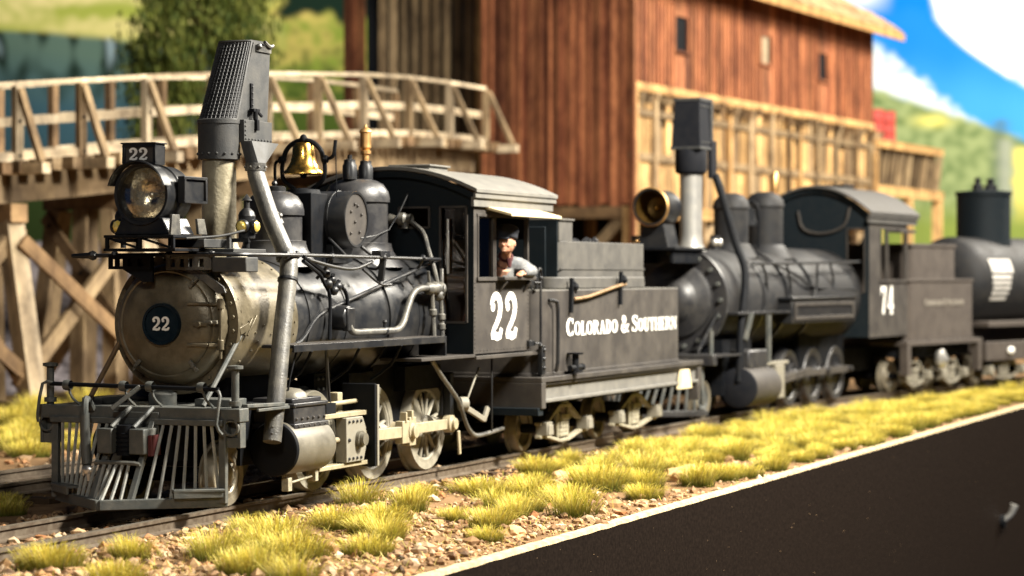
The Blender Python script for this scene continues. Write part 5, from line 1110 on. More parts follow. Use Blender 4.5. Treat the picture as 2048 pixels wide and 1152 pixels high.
def body_fn(b):
    b.tube([(230, -24, 64), (229, -25, 72), (227, -29, 80), (224, -33, 86)], 1, 12, 3, rs=[6.2, 5.6, 6.4, 4.6])
    b.tube([(222.5, -34, 86), (219.4, -36.6, 90), HD], 1, 10, 3, rs=[2.6, 2.2, 2.4])
    b.ball(HD, 4.0, 18, (1.08, 0.86, 1.18)); b.ball(HD+V((-1.9, -0.1, -2.2)), 2.5, 12, (0.95, 0.85, 0.95))      # skull, jaw
    b.tube([HD+V((-3.7, 0, 0.6)), HD+V((-5.2, -0.1, -0.7)), HD+V((-4.2, 0, -1.0))], 0.6, 8, 2, rs=[0.45, 0.72, 0.6])  # nose
    b.ball(HD+V((-3.6, 0, 1.1)), 1.1, 8, (0.5, 2.2, 0.4)); b.ball(HD+V((-4.0, 0, -2.6)), 0.9, 8, (0.5, 1.5, 0.35)); b.ball(HD+V((-4.0, 0, -3.5)), 0.9, 8, (0.6, 1.4, 0.5))
    for s_ in (-1, 1): b.ball(HD+V((0.6, s_*3.5, -0.4)), 1.1, 8, (0.7, 0.4, 1.1)); b.ball(HD+V((-2.9, s_*1.9, -1.2)), 1.1, 8, (0.7, 0.8, 0.7))
    b.tube([(229, -21, 64), (214, -22, 62.5), (212, -22, 53), (209, -22, 50.5)], 1, 10, 3, rs=[3.8, 3.2, 2.4, 2.0]); b.tube([(229, -28, 64), (215, -29, 62.5), (213, -29, 53), (210, -29, 50.5)], 1, 10, 3, rs=[3.8, 3.2, 2.4, 2.0])
    b.tube([(227, -36.5, 85.5), (234, -41.2, 83), (224, -42.2, 82.3)], 1, 8, 3, rs=[2.2, 1.6, 1.1]); hand(b, V((224, -42.2, 82.2)), (-1, -0.15, -0.08), 1, 0.9)
    b.tube([(221, -27, 85), (214, -24, 77), (206, -28, 79)], 1, 8, 3, rs=[2.2, 1.6, 1.1]); hand(b, V((206, -28, 79)), (-1, -0.3, 0.1), -1, 0.8)
blob('body', 'skin', per, body_fn, 0.28)
def shirt_fn(b):
    b.tube([(230, -24, 62), (229.4, -25.2, 70), (228, -29, 79), (225.6, -32.6, 86.4), (222.6, -34.6, 88.4)], 1, 14, 3, rs=[7.0, 6.6, 7.4, 5.6, 2.9])
    b.tube([(226, -32.8, 86), (230.6, -38.4, 85.6), (235.6, -41.6, 83.2)], 1, 12, 3, rs=[3.9, 3.5, 2.8]); b.tube([(235.8, -41.7, 83), (230, -42.3, 82.8), (224.8, -42.4, 82.6)], 1, 12, 3, rs=[2.8, 2.4, 1.75])
    b.tube([(221, -27, 85.4), (214, -24, 77.4), (208, -27, 78.8)], 1, 10, 3, rs=[3.4, 2.6, 1.8])
    b.ball((236, -41.8, 83), 2.9, 10)
blob('shirt', 'shirt_grey', per, shirt_fn, 0.34)
def cap_fn(b):
    b.lathe([(0, 0), (3.9, 0), (4.5, 0.6), (4.6, 2.6), (5.0, 3.6), (4.6, 5.4), (2.6, 6.4), (0, 6.6)], HD+V((0.3, 0, 1.6)), (0.18, 0, 1), 20)
    b.prism([(HD.x-3.4, HD.y-3.2), (HD.x-6.2, HD.y-2.2), (HD.x-6.8, HD.y), (HD.x-6.2, HD.y+2.2), (HD.x-3.4, HD.y+3.2)], 'xy', HD.z+1.6, HD.z+2.3); b.ball(HD+V((1.4, 0, -0.4)), 3.7, 12, (0.85, 0.98, 1.0))
blob('cap', 'cap_dark', per, cap_fn, 0.3)
b = B(); b.lathe([(2.7, -1), (3.4, -.4), (3.3, .8), (2.5, 1.2)], (221.0, -35.8, 89.2), (-0.5, -0.45, 0.8), 16); b.tube([(219.4, -38, 88.4), (218.6, -38.6, 84.6)], 1, 8, 0, rs=[1.6, 0.7]); b.build('neckerchief', 'red_scarf', per)
b = B()
for s_ in (-1, 1): b.ball(HD+V((-3.5, s_*1.35, 0.35)), 0.5, 8)
b.build('eyes', 'cap_dark', per)

# ================================================================== TENDERS
def truck(parent, xc, wb, m_='truck_cream', hy=29.5):
    b = B(); b.box(xc-5, xc+5, -27, 27, 12, 17); tr = b.build('truck', ED, parent)
    for x in (xc-wb/2, xc+wb/2):
        for s_ in (-1, 1): wheel(tr, x, s_, 11.0, 'wheel', 'tyre_steel', disc=True)
        b = B(); b.cyl((x, -hy, 11), (x, hy, 11), 2.2, n=12); b.build('axle', ED, tr)
    for s_ in (-1, 1):
        y = s_*hy; b = B(); h = wb/2
        b.beam((xc-h-5, y, 13.4), (xc-h+6, y, 13.8), 3.0, 1.5); b.beam((xc-h+6, y, 13.8), (xc-7, y, 20.4), 3.0, 1.5); b.beam((xc-7.4, y, 20.4), (xc+7.4, y, 20.4), 3.2, 1.5); b.beam((xc+7, y, 20.4), (xc+h-6, y, 13.8), 3.0, 1.5); b.beam((xc+h-6, y, 13.8), (xc+h+5, y, 13.4), 3.0, 1.5)
        b.beam((xc-h-5, y, 7.4), (xc-h+5, y, 7.2), 3.0, 1.4); b.beam((xc-h+5, y, 7.2), (xc-6, y, 4.4), 3.0, 1.4); b.beam((xc-6, y, 4.4), (xc+6, y, 4.4), 3.0, 1.4); b.beam((xc+6, y, 4.4), (xc+h-5, y, 7.2), 3.0, 1.4); b.beam((xc+h-5, y, 7.2), (xc+h+5, y, 7.4), 3.0, 1.4)
        b.cyl((xc-6.4, y, 4), (xc-6.4, y, 21), 1.0, n=8); b.cyl((xc+6.4, y, 4), (xc+6.4, y, 21), 1.0, n=8)
        b.build('arch_bar', m_, tr, 0.2)
        for x in (xc-h, xc+h):
            b = B(); b.box(x-3.6, x+3.6, y-s_*1.5, y+s_*4.2, 7.8, 14.2); b.prism([(x-3.4, 8.2), (x+3.4, 8.2), (x+2.4, 13), (x-2.4, 13)], 'xz', y+s_*4.2, y+s_*5.0); b.build('journal_box', 'crosshead_grey', tr, 0.35)
        b = B()
        for dx in (-3.2, 0, 3.2):
            for k in range(4): b.lathe([(1.3, 0), (1.55, .9), (1.3, 1.8)], (xc+dx, y+s_*0.2, 6+k*1.9), n=10)
        b.box(xc-5, xc+5, y-2.2, y+2.4, 13.8, 16.4); b.build('spring_set', m_, tr, 0.1)
    return tr
def rounded(x0, x1, hw, r, n=6):
    pts = []
    for cx, cy, a0 in ((x1-1.2, hw-1.2, 0), (x0+r, hw-r, 90), (x0+r, -hw+r, 180), (x1-1.2, -hw+1.2, 270)):
        rr = r if cx < (x0+x1)/2 else 1.2
        for k in range(n+1): t = R(a0+90*k/n); pts.append((cx+math.cos(t)*rr, cy+math.sin(t)*rr))
    return pts
TY = 40
ten = thing('tender', 'grey tender with bold white lettering coupled behind engine 22', 'tender', (365, 0, 0))
b = B(); b.prism(rounded(250, 450.5, TY, 9), 'xy', 36.2, 74.4); tk = b.build('water_tank', 'weathered_grey', ten, 0.25)
b = B(); b.prism(rounded(250.3, 450.2, TY-0.2, 8.8), 'xy', 74.4, 74.9); b.build('tank_top', 'roof_grey', tk)
b = B(); b.prism(rounded(249.6, 450.9, TY+0.5, 9.4), 'xy', 36.0, 37.6); b.build('tank_beading', 'weathered_grey', tk, 0.2)
b = B(); b.prism(rounded(283, 402, 37.4, 4), 'xy', 74.9, 97); bk = b.build('coal_bunker', 'bunker_grey', ten, 0.25)
b = B(); b.prism(rounded(278, 400, 38.6, 7), 'xy', 74.9, 80.5); b.build('bunker_flare', 'bunker_grey', bk, 0.6)
b = B(); b.box(400, 402.6, -37.6, 37.6, 74.9, 78); b.box(282.8, 402.3, -37.8, -37.3, 84, 84.6); b.build('bunker_seam', 'bunker_grey', bk)
b = B(); b.box(283.5, 301, -36.8, 36.8, 97, 106.4); b.box(282.6, 302, -37.6, 37.6, 106.4, 107.4); bh = b.build('bunker_bulkhead', 'bunker_grey', ten, 0.2)
b = B(); b.box(281.8, 282.8, -36.4, 36.4, 76, 106.2); b.build('bulkhead_front', 'cab_black', bh)
b = B(); b.box(281, 281.9, -31, -4, 79, 103.6); b.box(281, 281.9, 4, 31, 79, 103.6); b.build('coal_gate', 'cab_black', bh, 0.3)
pts = [(rng.uniform(304, 350), rng.uniform(-33, 33), 95.5+rng.uniform(0, 2.2), rng.uniform(1.5, 3.2)) for _ in range(240)]
scatter('coal_load', pts, 'coal', ten, kind='stuff')
b = B(); b.box(246, 484, -43, 43, 33.6, 36.0); b.box(250, 484, -42, 42, 32.2, 33.6); dk = b.build('tender_deck', 'weathered_grey', ten, 0.3)
for s_ in (-1, 1): b = B(); b.box(252, 478, s_*36, s_*40.4, 25.4, 32.2); b.box(252, 478, s_*36, s_*42.2, 24.4, 26); b.build('side_sill', 'roof_grey', ten, 0.3)
b = B(); b.box(252, 480, -30, 30, 22, 32.2); b.build('underframe', ED, ten)
b = B(); b.box(246, 251, -43, 43, 22, 33.6); b.build('front_beam', 'weathered_grey', ten, 0.3)
b = B(); b.box(244, 250, -42, 42, 19, 22.4); b.build('front_step', 'cab_black', ten, 0.2)
b = B(); b.box(478, 484, -42, 42, 22, 32.2); b.box(476, 481, -42.4, -37, 15, 24); b.build('rear_beam', 'weathered_grey', ten, 0.3)
b = B(); b.prism([(448, 32), (458, 32), (463, 22), (443, 22)], 'xz', -43.6, -41); b.build('poling_pocket', 'cream_awning', ten, 0.3)
b = B(); wd = text(b, 'COLORADO & SOUTHERN', (283.5, -TY-0.3, 53.4), (1, 0, 0), (0, 0, 1), 8.2, 1.0, 0.1, small=0.80, gap=0.02)
for v in b.v: v.x = 283.5+(v.x-283.5)*162.5/wd
b.build('tender_lettering', 'white_paint', ten)
b = B(); b.tube([(266.5, -41.4, 38), (266.5, -42.6, 42), (266.6, -42.6, 66), (264.4, -42.2, 69.6), (261, -40.4, 70)], 0.9, 8, 2); b.build('grab_iron', EB, ten)
b = B(); b.box(250.4, 254.4, -41.4, -39.4, 37, 50); b.ball((252.4, -41.6, 40), 0.9, 8); b.ball((252.4, -41.6, 44), 0.9, 8); b.ball((252.4, -41.6, 48), 0.9, 8); b.build('corner_plate', EB, ten, 0.2)
b = B(); b.cyl((287, -43.5, 37.5), (287, -43.5, 45), 1.6, n=12); b.lathe([(3.4, 0), (3.4, 1), (0, 1)], (287, -43.5, 37), n=14); b.lathe([(3.6, 45), (3.8, 45.8), (0, 46)], (287, -43.5, 0), n=12); b.cyl((280, -43.5, 39), (294, -43.5, 39), 1.3, n=10); b.ball((296, -43.5, 39), 1.8, 8); b.build('water_cock', ED, ten)
b = B(); b.tube([(290, -41.6, 70.4), (310, -41.8, 71.4), (345, -41.8, 75.6), (362, -41.6, 77)], 0.8, 8, 2); b.build('fire_hook', 'copper_pipe', ten)
for x, z in ((288, 73), (356, 76)):
    b = B(); b.beam((x, -41, z-9), (x+1, -41, z+7), 1.5, 2.2); b.ball((x+3, -41.6, z+3), 2.2, 8); b.tube([(x, -41, z+6), (x+4, -42, z+4), (x+6, -41, z)], 0.6, 6); b.build('hook_bracket', ED, ten)
b = B(); b.tube([(252, -38, 75), (252.4, -38, 82), (257, -38, 84), (260, -38, 76)], 0.7, 8); b.tube([(256, -34, 75), (257, -34, 83), (262, -34, 84), (264, -34, 76)], 0.6, 8); b.lathe([(3.4, -.4), (3.8, 0), (3.4, .4)], (259, -36, 80), (0.6, -0.8, 0), 16); b.build('brake_wheel', EB, ten)
truck(ten, 306.5, 53); truck(ten, 408.5, 58)
b = B(); b.lathe([(9.5, 0), (9.5, 1), (8, 3), (0, 3.6)], (425, 0, 74.8), n=28); b.build('filler_hatch', EB, ten)

# ================================================================== SECOND ENGINE, number 74
def place(o, loc, deg): o.location = V(loc)*S; o.rotation_euler = (0, 0, R(deg))
e2 = thing('steam_locomotive', 'black steam locomotive numbered 74 standing behind the first tender', 'locomotive', (0, 0, 0))
Z2 = 67; R2 = 29.6
b = B()
for s_ in (-1, 1): b.beam((-66, 0, 4.4), (-36, s_*33, 4.4), 2.6, 3.4)
b.box(-40, -34, -38, 38, 31, 37); p2 = b.build('pilot', 'weathered_dome', e2, 0.3)
for y in np.linspace(-31, 31, 17): pipe(p2, [(-65+abs(y)/33*29, y, 5.5), (-38, y*0.96, 31)], 0.9, 'pilot_iron', 'slat', 0, 6)
b = B(); b.box(-34, 10, -36, 36, 35.4, 36.4); b.build('front_deck', 'weathered_dome', e2)
for s_ in (-1, 1):
    b = B(); b.cyl((-36, s_*35, 37), (-36, s_*35, 50), 1.4, n=10); b.cyl((-37, s_*30, 8), (-37, s_*30, 34), 1.2, n=10); b.ball((-38, s_*30, 7), 2.4, 8); b.build('flag_post', 'pilot_iron', e2)
    pipe(e2, [(-30, s_*24, 37), (2, s_*25, 62)], 0.9, EB, 'smokebox_brace', 0)
b = B(); b.lathe([(R2, 0), (R2, 62), (R2-1.2, 62), (R2-1, 150), (R2+2, 172), (R2+2, 240), (0, 240)], (0, 0, Z2), (1, 0, 0), 64); bo2 = b.build('boiler', 'engine_matte', e2)
b = B(); b.lathe([(21, 1), (21, -1), (R2+1.2, -1), (R2+1.4, 0), (R2+1.4, 1.6), (R2, 1.8)], (0, 0, Z2), (1, 0, 0), 64); b.build('front_ring', 'weathered_dome', bo2)
b = B(); rivet_ring(b, -1, R2-2.6, Z2, 18, 1.5, 1.8); b.build('ring_bolts', 'pilot_iron', bo2, kind='stuff')
b = B(); b.lathe([(22, -0.8), (21.6, -3), (20, -4), (14, -5), (13, -6), (11, -9), (7, -11), (0, -12)], (0, 0, Z2), (1, 0, 0), 56); b.build('smokebox_door', 'weathered_dome', bo2)
for x in (62, 104, 150): b = B(); b.lathe([(R2-1, -1.6), (R2+0.6, -1.4), (R2+0.6, 1.4), (R2-1, 1.6)], (x, 0, Z2), (1, 0, 0), 64); b.build('boiler_band', EB, bo2)
b = B(); b.box(150, 236, -20, 20, 24, 60); b.box(-30, 330, -11, 11, 16, 32); b.build('frame', ED, e2)
b = B(); b.box(4, 50, -26, 26, 12, 44); b.build('saddle', ED, e2)
b = B(); b.lathe([(11, Z2+25.5), (9, Z2+28), (6.9, Z2+33), (6.5, Z2+38), (6.5, 142), (0, 142)], (20, 0, 0), n=32); b.build('stack', 'stack_silver', e2)
b = B(); b.lathe([(6.6, 140), (9, 141), (9.4, 143), (9.4, 154), (8.6, 156)], (20, 0, 0), n=28); vs = [V((x, y, z)) for z, x0, x1, hy in ((155, 11.5, 34, 9.0), (183.5, 14, 33, 7.8)) for x, y in ((x0, -hy), (x1, -hy), (x1, hy), (x0, hy))]
b.add(vs, [(0,1,2,3),(4,5,6,7),(0,1,5,4),(1,2,6,5),(2,3,7,6),(3,0,4,7)]); b.box(28, 36, -9.9, -7, 138, 160); ch2 = b.build('cinder_hood', 'hood_dark', e2, 0.4, True)
b = B(); b.box(11, 34.4, -9.5, 9.5, 154.4, 156); b.box(13.6, 33.4, -8.4, 8.4, 182.6, 184.4); b.box(29, 31, -9.4, -8.2, 157, 182); b.build('hood_band', 'hood_iron', ch2, 0.1)
b = B()
for k in range(9):
    for z in (158.5, 179.5): b.ball((14.5+k*2.1, -9.0 if z < 160 else -8.1, z), 0.5, 6)
b.build('hood_rivets', 'hood_iron', ch2, kind='stuff')
pipe(e2, [(33, -10, 140), (32, -14, 130), (30, -24, 100), (26, -31.5, 82), (14, -33.5, 50), (8, -34.5, 20)], 2.3, 'engine_dark', 'cinder_pipe', n=16)
b = B(); b.lathe([(9.4, -26), (10.4, -26.2), (10.4, -24), (9.8, -23), (9.8, -4), (0, -3)], (-14, 0, 119.6), (1, 0, 0), 36); b.prism([(-9, 97), (9, 97), (6, 110), (-6, 110)], 'yz', -36, -20); h2 = b.build('headlight', EB, e2)
b = B(); b.lathe([(9.3, -25.4), (8.6, -20), (6, -15), (0, -12.6)], (-14, 0, 119.6), (1, 0, 0), 32); b.build('reflector', 'brass_shade', h2)
b = B(); b.lathe([(10.5, -.8), (11.1, -.4), (11.1, .6), (10.5, .9)], (-39.6, 0, 119.6), (1, 0, 0), 36); b.build('lamp_rim', 'brass_dull', h2)
b = B(); b.ball((-30, 0, 119.6), 1.5, 10); b.build('bulb', 'brass', h2)
b = B(); b.box(-42, 6, -16, 16, 95.4, 97); b.box(-40, 4, -14, -12, 88, 96); b.box(-40, 4, 12, 14, 88, 96); b.build('headlight_shelf', ED, e2, 0.2)
for y, x in ((-24, -2), (20, -14)):
    b = B(); b.cyl((x, y, 96), (x, y, 104), 3, n=14); l2 = b.build('marker_lamp', EB, e2)
    b = B(); b.ball((x-2.8, y-0.6, 100), 2.3, 12, (0.6, 1, 1)); b.ball((x, y-3, 100), 2.3, 12, (1, 0.6, 1)); b.build('marker_lens', 'steel_bright' if y < 0 else 'brass_dull', l2)
eng_keep = eng
def dome2(x, r, zt, nm):
    zb = Z2+R2+2; b = B(); b.lathe([(r+6, zb-7), (r+2.4, zb-1), (r+1.2, zb+1), (r, zb+2), (r, zt-10), (r+0.8, zt-9), (r, zt-5), (r-3, zt-1.4), (r-6.5, zt), (0, zt)], (x, 0, 0), n=40); return b.build(nm, 'engine_matte', e2)
dome2(84, 10.5, 131, 'sand_dome'); dm2 = dome2(142, 11.5, 133.5, 'steam_dome')
b = B(); b.lathe([(2, 133), (2.6, 136), (2.6, 145), (1, 147), (0, 147)], (160, 0, 0), n=12); b.box(157, 163, -3, 3, 97, 133); b.build('whistle', 'brass_dull', e2)
b = B(); b.tube([(112, -7, 98), (112, -7, 122), (112, 0, 127), (112, 7, 122), (112, 7, 98)], 1, 8); b.lathe([(1, 124), (4, 122), (5, 116), (7, 112), (0, 112)], (112, 0, 0), n=20); b.build('bell', ED, e2)
for s_ in (-1, 1):
    b = B(); b.box(2, 92, s_*24, s_*36.5, 58.4, 60); b.build('running_board', EB, e2, 0.2)
    b = B(); b.box(88, 212, s_*24, s_*38, 66.4, 68); b.box(90, 210, s_*26, s_*37, 52, 66.4); sbx = b.build('side_box', EB, e2, 0.4)
    b = B(); b.box(94, 206, s_*37, s_*37.8, 54, 56); b.box(94, 206, s_*37, s_*37.8, 62.6, 64.6); b.box(94, 97, s_*37, s_*37.8, 56, 62.6); b.box(203, 206, s_*37, s_*37.8, 56, 62.6); b.build('box_panel', 'weathered_grey', sbx, 0.2)
    b = B(); b.lathe([(0, 8), (10.6, 8), (11.4, 9), (11.4, 50), (10, 52), (0, 52)], (0, s_*34, 16.6), (1, 0, 0), 36); c2 = b.build('cylinder', 'weathered_grey', e2)
    b = B(); b.lathe([(0, 7), (10, 7.2), (11.6, 8), (11.6, 9.2)], (0, s_*34, 16.6), (1, 0, 0), 36); b.build('cylinder_cover', 'hood_dark', c2)
    b = B(); b.box(16, 46, s_*22, s_*38, 27, 38); b.build('valve_chest', 'weathered_dome', e2, 1.2)
    for x in (86, 130, 174, 218): wheel(e2, x, s_, 17.5, 'driving_wheel', pin=0.3, rim='weathered_dome')
    wheel(e2, -12, s_, 11, 'pilot_wheel', rim='pilot_iron')
    b = B(); b.beam((95, s_*26, 20), (227, s_*26, 20), 2, 4); b.beam((72, s_*32, 17), (139, s_*31, 22), 2.4, 4.4); b.build('side_rod', 'weathered_grey', e2, 0.2)
    b = B(); b.box(66, 80, s_*32, s_*36, 8, 28); b.box(52, 90, s_*31, s_*35, 28, 30); b.build('crosshead', 'crosshead_grey', e2, 0.3)
pipe(e2, [(40, -30.4, 88), (120, -31.2, 88.6), (232, -32.6, 90)], 0.8, EB, 'hand_rail', 0)
for pth in ([(60, -29, 88), (70, -28, 80), (74, -27, 66)], [(100, -30, 88), (108, -29.4, 76), (112, -28, 69)], [(150, -32, 89), (152, -31, 76), (150, -30, 68)], [(176, -31, 90), (182, -31.5, 78), (180, -30, 68)], [(60, -26, 92), (120, -28, 82), (150, -30, 74), (226, -31, 72)]): pipe(e2, pth, 0.8, EB, 'pipe')
b = B(); b.beam((50, -37, 58), (50, -37, 30), 2, 3); b.beam((22, -37, 59), (12, -37, 44), 2, 2); b.build('board_bracket', 'pilot_iron', e2)
cab(e2, 238, 322, 37, 40, 121, 137, 'weathered_grey', 'cab_black', [(262, 276, 78, 112), (278, 318, 78, 112)], [(22, 34, 70, 112)], 'roof_grey2', (233, 342))
b = B(); b.box(240, 320, -35, 35, 40, 42); b.box(318, 320, 10, 35, 42, 118); b.build('cab_floor', ED, e2)
b = B(); text(b, '74', (262, -37.05, 55), (1, 0, 0), (0, 0, 1), 19, 1.15, 0.12, gap=0.1); b.build('cab_number', 'white_paint', e2)
pipe(e2, [(236.8, 0-24, 126), (236.6, -20, 114), (236.6, -6, 109), (236.6, 8, 112), (236.8, 12, 124)], 1.0, 'weathered_grey', 'hanging_hose')
b = B(); b.box(280, 316, -45, -36, 110, 112); b.build('window_awning', 'weathered_grey', e2)
place(e2, (575, 1, 0), -4.6)
t2 = thing('tender', 'grey-brown tender with faded lettering coupled behind engine 74', 'tender', (0, 0, 0))
b = B(); b.prism(rounded(1, 112.6, 37, 7), 'xy', 35.6, 78); b.build('water_tank', 'tender_brown', t2, 0.3)
b = B(); b.prism(rounded(11, 85.6, 35, 4), 'xy', 78, 102.6); b.build('coal_bunker', 'tender_brown', t2, 0.3)
b = B(); b.box(9.4, 87, -35.6, 35.6, 101, 103.2); b.build('bunker_beading', 'tender_brown', t2, 0.2)
b = B(); b.box(0.4, 113.2, -37.6, 37.6, 76.8, 78.6); b.build('tank_beading', 'tender_brown', t2, 0.2)
b = B(); b.box(-4, 126, -39, 39, 32.4, 35.6); b.build('tender_deck', 'tender_brown', t2, 0.3)
b = B(); b.box(0, 122, -30, 30, 24, 32.4); b.build('underframe', ED, t2)
for x in (-3.6, 119): b = B(); b.box(x, x+6, -39, -33, 12, 32.4); b.build('step_bracket', 'tender_brown', t2, 0.3)
b = B(); wd = text(b, 'COLORADO & SOUTHERN', (28, -37.4, 60), (1, 0, 0), (0, 0, 1), 4.6, 1.0, 0.1, small=0.80, gap=0.02)
for v in b.v: v.x = 28+(v.x-28)*68/wd
b.build('tender_lettering', 'faded_white', t2)
truck(t2, 27, 38, 'crosshead_grey'); truck(t2, 90, 38, 'crosshead_grey')
b = B(); b.lathe([(0, 0), (6, 0), (7, 3), (0, 8)], (55, -36, 22), (0, -1, 0), 18); b.build('axle_lamp', 'steel_bright', t2)
place(t2, (898, -26, 0), -12)
tc_ = thing('tank_car', 'black domed tank car with a white lettered patch, last vehicle of the train', 'tank car', (0, 0, 0))
b = B(); b.lathe([(0, -76), (12, -75), (24, -72), (31, -67), (34, -61), (34, 184), (31, 192), (0, 204)], (0, 0, 76), (1, 0, 0), 56); tb = b.build('tank', 'engine_matte', tc_)
b = B(); b.lathe([(21, 104), (20.4, 108), (20.4, 142), (21.4, 142.4), (21.4, 145), (0, 147)], (-11, 0, 0), n=40); dmx = b.build('tank_dome', 'cab_black', tc_)
b = B()
for x, r in ((-20, 4), (0, 5)): b.lathe([(r, 146), (r, 150), (r*0.5, 151), (r*0.6, 155), (0, 156)], (x, 0, 0), n=14)
b.build('dome_valve', EB, dmx)
b = B()
for k, (x0, x1, a0, a1) in enumerate(((-59, -26, 150, 168), (-59, -30, 171, 176), (-59, -31, 178.5, 182.5), (-58, -32, 185, 189), (-59, -34, 191.5, 195.5), (-60, -36, 198, 203))):
    n = 6; vs = []
    for i in range(n+1):
        t = R(a0+(a1-a0)*i/n)
        for x in (x0, x1): vs.append((x, math.cos(t)*34.6, 76+math.sin(math.pi-t)*34.6))
    b.add(vs, [(2*i, 2*i+1, 2*i+3, 2*i+2) for i in range(n)])
b.build('tank_lettering', 'dull_white', tb)
b = B(); b.box(-72, 200, -38, 38, 43, 47); b.build('running_board', 'tender_brown', tc_, 0.3)
b = B(); b.box(-72, 200, -36, -31, 18, 32); b.box(-72, 200, 31, 36, 18, 32); b.box(-68, 194, -22, 22, 24, 43); b.build('side_sill', 'tender_brown', tc_, 0.4)
b = B(); b.ball((-36, -37, 25), 3.4, 10, (1.4, 0.5, 0.9)); b.build('sill_placard', 'white_paint', tc_)
truck(tc_, -34, 50, 'crosshead_grey'); truck(tc_, 150, 50, 'crosshead_grey')
place(tc_, (1104, -79, 0), -18)

# ================================================================== GRASS, ROCKS, TREE
def tuft_mesh(name, n, rad, hgt, seed):
    r = np.random.default_rng(seed); vs = []; fs = []
    for i in range(n):
        a = r.uniform(0, 6.283); d = rad*r.uniform()**0.6*0.75; bx, by = math.cos(a)*d, math.sin(a)*d
        h = hgt*r.uniform(0.5, 1.15)*(1-0.5*(d/rad)**2); out = (0.3+0.9*d/rad)*h*r.uniform(0.4, 1.15); a2 = a+r.normal(0, 0.6)
        ox, oy = math.cos(a2)*out, math.sin(a2)*out; w_ = r.uniform(0.08, 0.15); px, py = -math.sin(a2+r.normal(0, 0.8)), math.cos(a2); k = len(vs)
        for t, ww in ((0, 1.0), (0.45, 0.85), (0.8, 0.55)):
            x, y, z = bx+ox*t*t, by+oy*t*t, h*t
            vs += [(x-px*w_*ww, y-py*w_*ww, z), (x+px*w_*ww, y+py*w_*ww, z)]
        vs.append((bx+ox, by+oy, h*(0.98-0.25*out/h)))
        fs += [(k, k+1, k+3, k+2), (k+2, k+3, k+5, k+4), (k+4, k+5, k+6)]
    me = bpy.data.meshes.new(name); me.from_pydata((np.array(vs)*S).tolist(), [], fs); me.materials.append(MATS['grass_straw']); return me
TM = [tuft_mesh('grass_tuft', n_, r_, h_, 50+i) for i, (n_, r_, h_) in enumerate(((900, 10.5, 9), (640, 8.5, 11), (980, 12, 7.2), (760, 9.5, 9.2), (420, 10, 11.5), (820, 11, 8)))]
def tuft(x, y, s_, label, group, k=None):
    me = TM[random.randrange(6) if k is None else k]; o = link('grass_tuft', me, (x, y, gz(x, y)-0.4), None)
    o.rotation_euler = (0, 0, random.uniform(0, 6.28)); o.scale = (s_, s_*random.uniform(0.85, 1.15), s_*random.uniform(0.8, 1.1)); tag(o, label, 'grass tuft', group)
FG = [(-140, -38, 1.2, 'foremost yellow grass tuft beside the near rail'), (-108, -46, 1.0, 'round yellow grass tuft just in front of the near rail, below the pilot'),
      (-115, -92, 1.35, 'large foremost grass tuft beside the pale panel rim'), (-38, -60, 1.5, 'broad bright grass tuft in front of the cylinder and cinder pipe'),
      (74, -36, 1.15, 'long-bladed grass tuft against the near rail, under the crosshead'), (-58, -102, 1.1, 'dense grass tuft close to the panel rim in front of the driving wheels'),
      (2, -77, 1.2, 'grass tuft just behind the dense one near the panel rim'), (74, -57, 1.1, 'upright grass tuft in front of the second driving wheel'),
      (145, -57, 1.3, 'wide grass tuft in front of the rear driving wheel'), (24, -110, 1.0, 'low lone grass tuft beside the panel rim, in front of the cab'),
      (78, -120, 1.25, 'spiky grass tuft hanging over the panel rim before the largest tuft'), (184, -92, 1.55, 'largest grass tuft, in front of the front tender truck'), (205, -104, 1.1, 'small grass tuft growing into the largest one'),
      (285, -42, 0.95, 'dark-based grass tuft beside the front tender truck'), (6, 76, 0.9, 'dull grass tuft just behind the pilot, beside the far rail'), (30, 92, 0.9, 'dull grass tuft between the two tracks'),
      (-84, -62, 1.15, 'grass tuft standing between the round one and the broad bright one'), (-75, -84, 1.3, 'grass tuft growing just in front of the broad bright one'), (-150, -66, 1.1, 'foremost grass tuft standing away from the rail'),
      (-22, -92, 0.85, 'small grass tuft between the dense one and the broad bright one'), (36, -64, 1.1, 'grass tuft in front of the crosshead, away from the rail'), (44, -88, 0.8, 'short grass tuft in front of the second driving wheel, near the middle of the verge'),
      (108, -78, 1.0, 'grass tuft in front of the rear driving wheel, near the middle of the verge'), (128, -100, 1.25, 'tall grass tuft just before the largest one'), (160, -120, 0.9, 'grass tuft on the panel rim in front of the largest one'), (110, -46, 0.8, 'small grass tuft close to the tie ends before the rear driving wheel'),
      (190, -60, 1.0, 'grass tuft close to the tie ends under the cab'), (-8, -122, 0.8, 'tiny grass tuft on the panel rim in front of the driving wheels'),
      (-128, -112, 1.0, 'grass tuft spilling over the panel rim, foremost of all'), (-60, -66, 1.35, 'tall grass tuft merging with the broad bright one'), (12, -56, 1.05, 'grass tuft close to the tie ends in front of the crosshead'), (60, -104, 0.95, 'grass tuft between the low lone one and the spiky one'),
      (150, -76, 1.2, 'grass tuft between the wide one and the largest one'), (90, -96, 1.05, 'grass tuft beside the spiky one, away from the rim'), (-30, -44, 0.8, 'small grass tuft close to the tie ends in front of the cylinder')]
for i, (x, y, s_, lb) in enumerate(FG): tuft(x, y, s_, lb, 'grass tufts in the foreground', i % 6)
placed = [(f[0], f[1]) for f in FG]; n = 0; tries = 0
